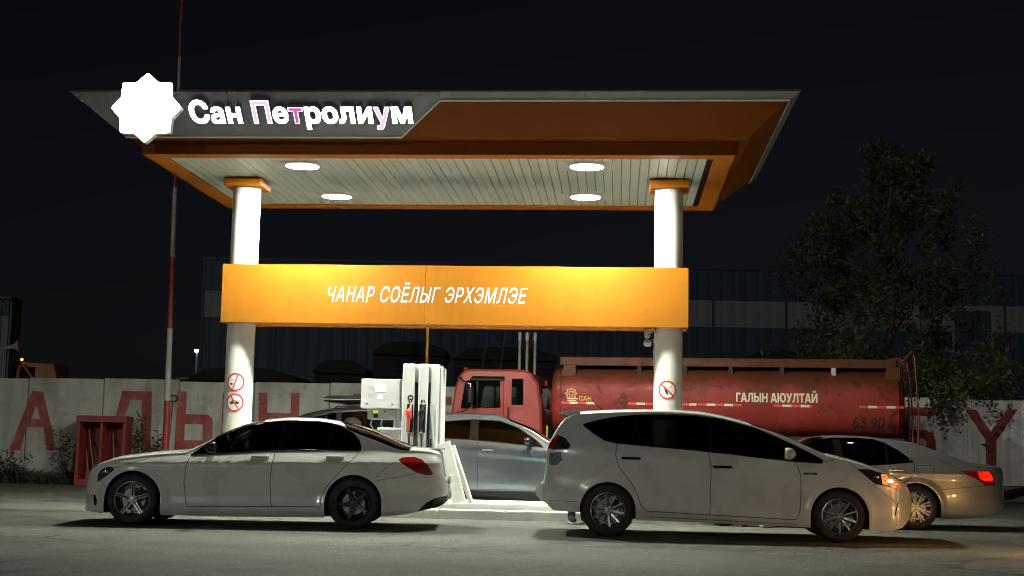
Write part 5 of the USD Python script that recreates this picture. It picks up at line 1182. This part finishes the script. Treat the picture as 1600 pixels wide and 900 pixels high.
for i, (xa_, xb_, h_, y_, w_) in enumerate(((-10.9, -7.2, 3.62, 45.5, 'low dark shed farthest left behind the wall'), (-6.75, -4.9, 3.97, 46, 'small dark shed behind the wall left of the pump'), (-4.75, -2.2, 4.64, 46, 'tall dark shed behind the wall above the pump'),
                                         (-2.0, 1.6, 4.55, 46.3, 'dark shed with stacked boards behind the tanker cab'), (2.2, 7.6, 4.35, 47, 'long dark shed roof behind the tank'), (8.0, 13.6, 4.75, 47.5, 'dark shed behind the tank near the tree'))):
    sd = thing('dark_shed', w_, 'shed', ((xa_ + xb_) / 2, y_, 0))
    w2_ = (xb_ - xa_) / 2
    part(sd, 'body', bx(-w2_ + .1, w2_ - .1, 0, 3, 0, h_ - .35), M['shed'])
    part(sd, 'roof', cham(Polygon([(-w2_, h_ - .42), (-w2_ * .7, h_ - .06), (-w2_ * .2, h_ + .03), (w2_ * .5, h_), (w2_, h_ - .25), (w2_, h_ - .45)]), -.2, 3.2, .02), M['shed'])
    for z in np.arange(2.3, h_ - .45, .17): part(sd, 'board', bx(-w2_ + .05, w2_ - .05, -.05 - .02 * math.sin(z * 9), .0, z, z + .13), M['shed'])
lb = thing('left_edge_building', 'grey and blue clad building cut off at the left edge beyond the wall', 'building', (-20.4, 46, 0))
for i in range(3):
    part(lb, 'wall_panel', corrug(-.0 + i * 1.05, 1.03 + i * 1.05, 0, 5.3, 0, .3, .04), M['grey_sheet'])
    part(lb, 'upper_panel', corrug(-.0 + i * 1.05, 1.03 + i * 1.05, 5.31, 5.85, 0, .3, .04), M['blue_sheet'])
part(lb, 'side_wall', bx(3.16, 3.2, .05, 1.0, 0, 5.85), M['grey_sheet'])
part(lb, 'roof', bx(-.2, 3.22, -.1, 1.05, 5.86, 5.95), M['blue_sheet'])
hn = thing('horn_loudspeaker', 'pale grey horn loudspeaker on the left-edge building', 'loudspeaker', (-17.15, 45.9, 4.25))
part(hn, 'horn', mv(rot(lathe([(.03, -.55), (.06, -.35), (.12, -.15), (.26, .0), (.27, .01), (.24, .0), (.10, -.15)], 24), 80, (0, 1, 0)), .45, -.2, 0), M['galv'], 40)
part(hn, 'bracket', tube([(-.1, 0, 0), (0, -.2, 0)], .03, 8), M['galv'], True)
om = thing('orange_machine', 'dim orange machine cab with two lit lamps beyond the wall at left', 'machine', (-15.9, 45, 0))
part(om, 'cab', cham(Polygon([(-.62, 0), (-.62, 3.4), (-.45, 3.66), (.62, 3.62), (.74, 3.2), (.74, 0)]), 0, 1.4, .03), M['orange_truck'])
part(om, 'window', bx(-.50, .0, -.012, 0, 3.0, 3.5), M['glass_dark'])
part(om, 'boom', tube([(-.55, -.1, 3.1), (-.40, -.15, 3.62), (.1, -.15, 3.0)], .05, 8), M['orange_truck'], True)
for xx, zz in ((-.22, 2.93), (.66, 2.95)): part(om, 'lit_lamp', bx(xx - .10, xx + .10, -.06, -.02, zz - .05, zz + .05, .02), M['lamp_amber'])
part(om, 'top_lamp', ell((-.45, -.03, 3.74), (.05, .05, .05), 1), M['lamp_amber'], True)
fl_ = thing('far_floodlight', 'tiny white floodlight on a post far beyond the wall', 'lamp', (-11.0, 47, 0))
part(fl_, 'post', tube([(0, .1, 0), (0, .1, 4.3)], .04, 8), M['galv'], True)
part(fl_, 'lit_head', bx(-.07, .07, -.05, .05, 4.24, 4.34, .02), M['lamp_white'])
part(fl_, 'arm', tube([(-.7, .1, 3.30), (.5, .1, 3.38)], .025, 6), M['galv'], True)

# ================================================================== vegetation
def leaves(P, size, rng, tilt=1.0):
    n = len(P); a = rng.normal(size=(n, 3)); a /= np.linalg.norm(a, axis=1, keepdims=True); b = rng.normal(size=(n, 3)); b -= a * (a * b).sum(1, keepdims=True); b /= np.linalg.norm(b, axis=1, keepdims=True)
    s = size * rng.uniform(.6, 1.3, (n, 1)); q = [P - a * s, P + b * s * .45, P + a * s, P - b * s * .45]
    v = np.stack(q, 1).reshape(-1, 3); k = np.arange(n)[:, None] * 4; return T(v, np.vstack([k + [0, 1, 2], k + [0, 2, 3]]))
def grow(rng, p, d, L, r, depth, segs, tips, up=.12, spread=.75):
    pts = [p]; n = 4
    for i in range(n):
        d = d + rng.normal(0, .12, 3) + np.array([0, 0, up * .3]); d /= np.linalg.norm(d); p = p + d * L / n; pts.append(p)
    segs.append(tube(pts, np.linspace(r, r * .55, n + 1), 6 if depth > 1 else 4, False))
    if depth <= 1: tips.append((pts[2], pts[3], pts[4]))
    if depth == 0: return
    for i in range(rng.integers(3, 5)):
        e = rng.normal(0, 1, 3); e -= d * (e @ d); e /= np.linalg.norm(e); q = pts[rng.integers(1, n + 1)]
        nd = d * (1 - spread * .4) + e * spread + np.array([0, 0, up]); nd /= np.linalg.norm(nd); grow(rng, q, nd, L * rng.uniform(.55, .8), r * .5, depth - 1, segs, tips, up, spread)
rng = np.random.default_rng(11)
tr = thing('roadside_tree', 'large leafy tree behind the wall on the right, branches hanging over it', 'tree', (10.25, 36.2, 0))
trunk = [np.array([0, 0, 0.]), np.array([.05, 0, 1.5]), np.array([-.04, .05, 3.2]), np.array([.05, 0, 5.0]), np.array([0, .05, 7.0]), np.array([.1, 0, 9.2])]
segs, tips = [], []
part(tr, 'trunk', tube(trunk, [.19, .16, .13, .10, .07, .03], 10), M['bark'], True)
for z in np.concatenate([np.linspace(1.9, 9.0, 30), [2.0, 2.3, 2.6]]):
    a = rng.uniform(0, 2 * PI); k = (z - 1.9) / 7.4; reach = 3.25 * (1 - .55 * abs(k - .22) / .78) * (1 - .45 * max(k - .5, 0) / .5)
    x_ = np.interp(z, [t[2] for t in trunk], [t[0] for t in trunk]); d = np.array([math.cos(a), math.sin(a), .35 + .8 * k]); d /= np.linalg.norm(d)
    grow(rng, np.array([x_, 0.02, z]), d, reach * rng.uniform(.5, .75), .05 * (1 - .5 * k), 2, segs, tips, .10, .8)
for d in ((.55, -1.0, -.02), (.85, -.9, -.12), (1.0, -.6, -.05), (.25, -1.0, .12), (1.2, -.45, .2), (1.25, -.2, .25)):        # boughs over the wall
    d = np.array(d); d /= np.linalg.norm(d); grow(rng, np.array([.0, 0, 3.0]), d, 2.2, .04, 2, segs, tips, -.05, .6)
part(tr, 'branches', cat(segs), M['bark'], True)
P = []
for a, b, c_ in tips:
    for _ in range(44):
        t = rng.uniform(); P.append((a + (c_ - a) * t) + rng.normal(0, .13, 3))
P = np.array(P)
part(tr, 'crown', leaves(P, .075, rng), M['leaf'])

def shrub(name, words, o, h, w_, n, rng, cat_='shrub'):
    s = thing(name, words, cat_, o); st_, P = [], []
    for i in range(n):
        a = rng.uniform(0, 2 * PI); d = np.array([math.cos(a) * w_ * rng.uniform(.2, 1), math.sin(a) * .18 * rng.uniform(.2, 1), h * rng.uniform(.6, 1)]); m = d * .5 + rng.normal(0, .05, 3)
        p0 = np.array([rng.normal(0, w_ * .3), 0, 0]); st_.append(tube([p0, p0 + m, p0 + d], [.010, .007, .003], 4, False))
        for _ in range(int(26 * h) + 6):
            t = rng.uniform(.15, 1); q = p0 + (m * 2 * t * (1 - t) + d * t * t) if t < .5 else p0 + m + (d - m) * (t - .5) * 2; P.append(q + rng.normal(0, .05, 3))
    part(s, 'stem', cat(st_), M['bark']); part(s, 'foliage', leaves(np.array(P), .05, rng), M['weed'])
shrub('wall_shrub', 'slender leafy shrub between the red cabinet and the striped pole', (-9.15, 33.5, 0), 2.0, .25, 7, rng)
shrub('wall_shrub', 'bushy shrub right beside the foot of the striped pole', (-8.62, 33.4, 0), 1.45, .25, 9, rng)
shrub('wall_shrub', 'thin straggling shrub under the first painted letter left of the cabinet', (-11.15, 33.6, 0), 1.45, .35, 6, rng)
shrub('wall_shrub', 'low weedy shrub at the far left end of the wall', (-12.4, 33.5, 0), .8, .5, 9, rng)
bl, P = [], []
for i in range(1500):                               # rank weeds along the foot of the wall
    x_ = rng.uniform(-14.5, -10.7); h_ = (.12 + .34 * meshkit.noise(np.array([x_ * 1.3, 0, 0]), 3)) * rng.uniform(.5, 1.15); y_ = rng.uniform(33.35, 33.85); dx, dy = rng.normal(0, .12, 2); w_ = rng.uniform(.006, .018)
    bl.append([(x_ - w_, y_, 0), (x_ + w_, y_, 0), (x_ + dx * .4 + w_ * .6, y_ + dy * .4, h_ * .6), (x_ + dx, y_ + dy, h_)])
v = np.array(bl).reshape(-1, 3); k = np.arange(len(bl))[:, None] * 4
solo('weeds', T(v, np.vstack([k + [0, 1, 2], k + [0, 2, 3]])), M['weed'], 'rank weeds growing along the foot of the wall on the left', 'weeds', kind='stuff')
for i, (bx_, by_, hh, words) in enumerate(((-.85, 36.0, 4.15, 'bare twig sapling left of the tanker cab beyond the wall'), (-.35, 36.2, 4.45, 'taller bare twig sapling above the tanker cab beyond the wall'))):
    s = thing('bare_sapling', words, 'sapling', (bx_, by_, 0)); sg_ = []
    sg_.append(tube([(0, 0, 0), (.02, 0, hh * .6), (.22, 0, hh)], [.03, .02, .006], 5))
    for t in (.6, .72, .85): sg_.append(tube([(.05, 0, hh * t), (.05 + .2 * (-1) ** i, 0, hh * t + .35)], [.010, .004], 4))
    part(s, 'stem', cat(sg_), M['bark'])

# rubbish and a hose at the foot of the wall, right edge
hz = thing('discarded_hose', 'dark hoses draped over the footing at the right edge', 'hose', (12.9, 33.55, 0))
for i in range(3):
    part(hz, 'hose', tube([(-1.1, .05 * i, .10 + .05 * i), (-.5, -.05, .18 + .06 * i), (0.0, .0, .32 + .05 * i), (.35, .1, .45 + .03 * i), (.8, .12, .48), (1.4, .1, .40)], .028, 6), M['black_plastic'], True)
rp = thing('red_stake', 'short dark red stake standing at the foot of the wall, right edge', 'post', (13.05, 33.45, 0))
part(rp, 'stake', tube([(-.12, 0, 0), (.0, 0, .45), (.04, .05, .6)], .05, 8), M['wall_red'], True); part(rp, 'cap', tube([(.0, 0, .44), (.01, .01, .50)], .062, 8), M['chassis'], True)

# ================================================================== person at the far side of the people carrier
def person():
    o = np.array(sw(2.06, -1.62)); pr = thing('person', 'person in dark clothes behind the people carrier, only a dark shoe showing', 'person', o, 12)
    J = {}
    def limb(*pr_): return [m3.Manifold.batch_hull([m3.Manifold.sphere(r, 14).translate(list(map(float, p))) for p, r in (pr_[i], pr_[i + 1])]) for i in range(len(pr_) - 1)]
    H_ = 1.56
    ms = []
    ms += limb(((0, 0, .84), .135), ((0, -.01, 1.02), .125), ((0, -.02, 1.20), .15), ((0, -.02, 1.28), .11))
    ms += limb(((0, -.01, 1.26), .06), ((0, -.03, 1.36), .052))
    for s in (-1, 1):
        ms += limb(((s * .085, 0, .84), .092), ((s * .095, -.03, .46), .062), ((s * .10, .02, .10), .042))
        ms += limb(((s * .02, -.02, 1.22), .10), ((s * .165, -.02, 1.22), .062), ((s * .21, .0, .97), .045), ((s * .19, -.12, .77), .034), ((s * .185, -.15, .72), .034))
        for k in range(4):
            x0 = s * .185 + (k - 1.5) * .017; L_ = (.055, .065, .06, .048)[k]
            ms += limb(((x0, -.165, .70), .010), ((x0, -.185, .70 - L_ * .5), .0095), ((x0, -.175, .70 - L_), .0085))
        ms += limb(((s * .16, -.15, .72), .012), ((s * .14, -.18, .69), .010), ((s * .142, -.195, .66), .009))
    ms += [m3.Manifold.sphere(1, 24).scale([.072, .092, .108]).translate([0, -.045, 1.46]), m3.Manifold.sphere(.018, 10).translate([0, -.138, 1.45]), m3.Manifold.sphere(.016, 10).scale([.6, 1, 1.6]).translate([-.074, -.04, 1.455]), m3.Manifold.sphere(.016, 10).scale([.6, 1, 1.6]).translate([.074, -.04, 1.455]),
           m3.Manifold.sphere(.03, 10).scale([1, .5, .35]).translate([0, -.122, 1.405])]
    b = m3.Manifold.batch_boolean(ms, m3.OpType.Add).refine_to_length(.02); body = tri(b); body.merge_vertices(); trimesh.smoothing.filter_taubin(body, iterations=8)
    part(pr, 'body', body, M['skin'], True)
    def garment(ps, name, mat): 
        g = tri(m3.Manifold.batch_boolean(ps, m3.OpType.Add).refine_to_length(.03)); g.merge_vertices(); trimesh.smoothing.filter_taubin(g, iterations=6); return part(pr, name, g, mat, True)
    jk = limb(((0, 0, .86), .155), ((0, -.01, 1.02), .145), ((0, -.02, 1.20), .168), ((0, -.02, 1.27), .125))
    for s in (-1, 1): jk += limb(((s * .02, -.02, 1.22), .118), ((s * .165, -.02, 1.22), .078), ((s * .21, .0, .97), .060), ((s * .192, -.11, .79), .048))
    garment(jk, 'jacket', M['jacket'])
    tq = limb(((0, 0, .86), .145), ((0, 0, .80), .13))
    for s in (-1, 1): tq += limb(((s * .085, 0, .82), .106), ((s * .095, -.03, .46), .076), ((s * .10, .02, .12), .060))
    garment(tq, 'trousers', M['denim'])
    part(pr, 'hair', tri(m3.Manifold.sphere(1, 24).scale([.080, .098, .082]).translate([0, -.032, 1.495]) - m3.Manifold.cube([.3, .1, .12], True).translate([0, -.14, 1.43])), M['hair'], True)
    for s in (-1, 1):
        part(pr, 'eye', ell((s * .03, -.128, 1.465), (.010, .008, .007), 1), M['black_print'], True)
        sh_ = part(pr, 'shoe', hull([ell((s * .10, .03, .085), (.052, .06, .055), 2), ell((s * .11, -.13, .055), (.048, .07, .034), 2)]), M['denim'], True)
        part(sh_, 'sole', hull([bx(s * .10 - .05, s * .10 + .05, -.02, .09, .002, .028, .01), bx(s * .11 - .048, s * .11 + .048, -.20, -.05, .002, .026, .01)]), M['sole'])
person()
# small things on the ground seen under the people carrier
bc = thing('blue_bottle_cap', 'small blue container lying on the island behind the people carrier', 'container', sw(4.52, -1.42)); part(bc, 'body', lathe([(0, .0), (.05, .0), (.05, .07), (.03, .09), (.03, .11), (0, .11)], 16), M['blue_sheet'], 35)
gc = thing('grey_canister', 'small grey canister on the ground under the people carrier', 'canister', sw(4.86, -1.50), 15); part(gc, 'body', bx(-.11, .11, -.06, .06, 0, .10, .02), M['grey_metal']); part(gc, 'cap', mv(lathe([(0, .0), (.025, .0), (.025, .03), (0, .03)], 12), .06, 0, .10), M['white_metal'], 35)
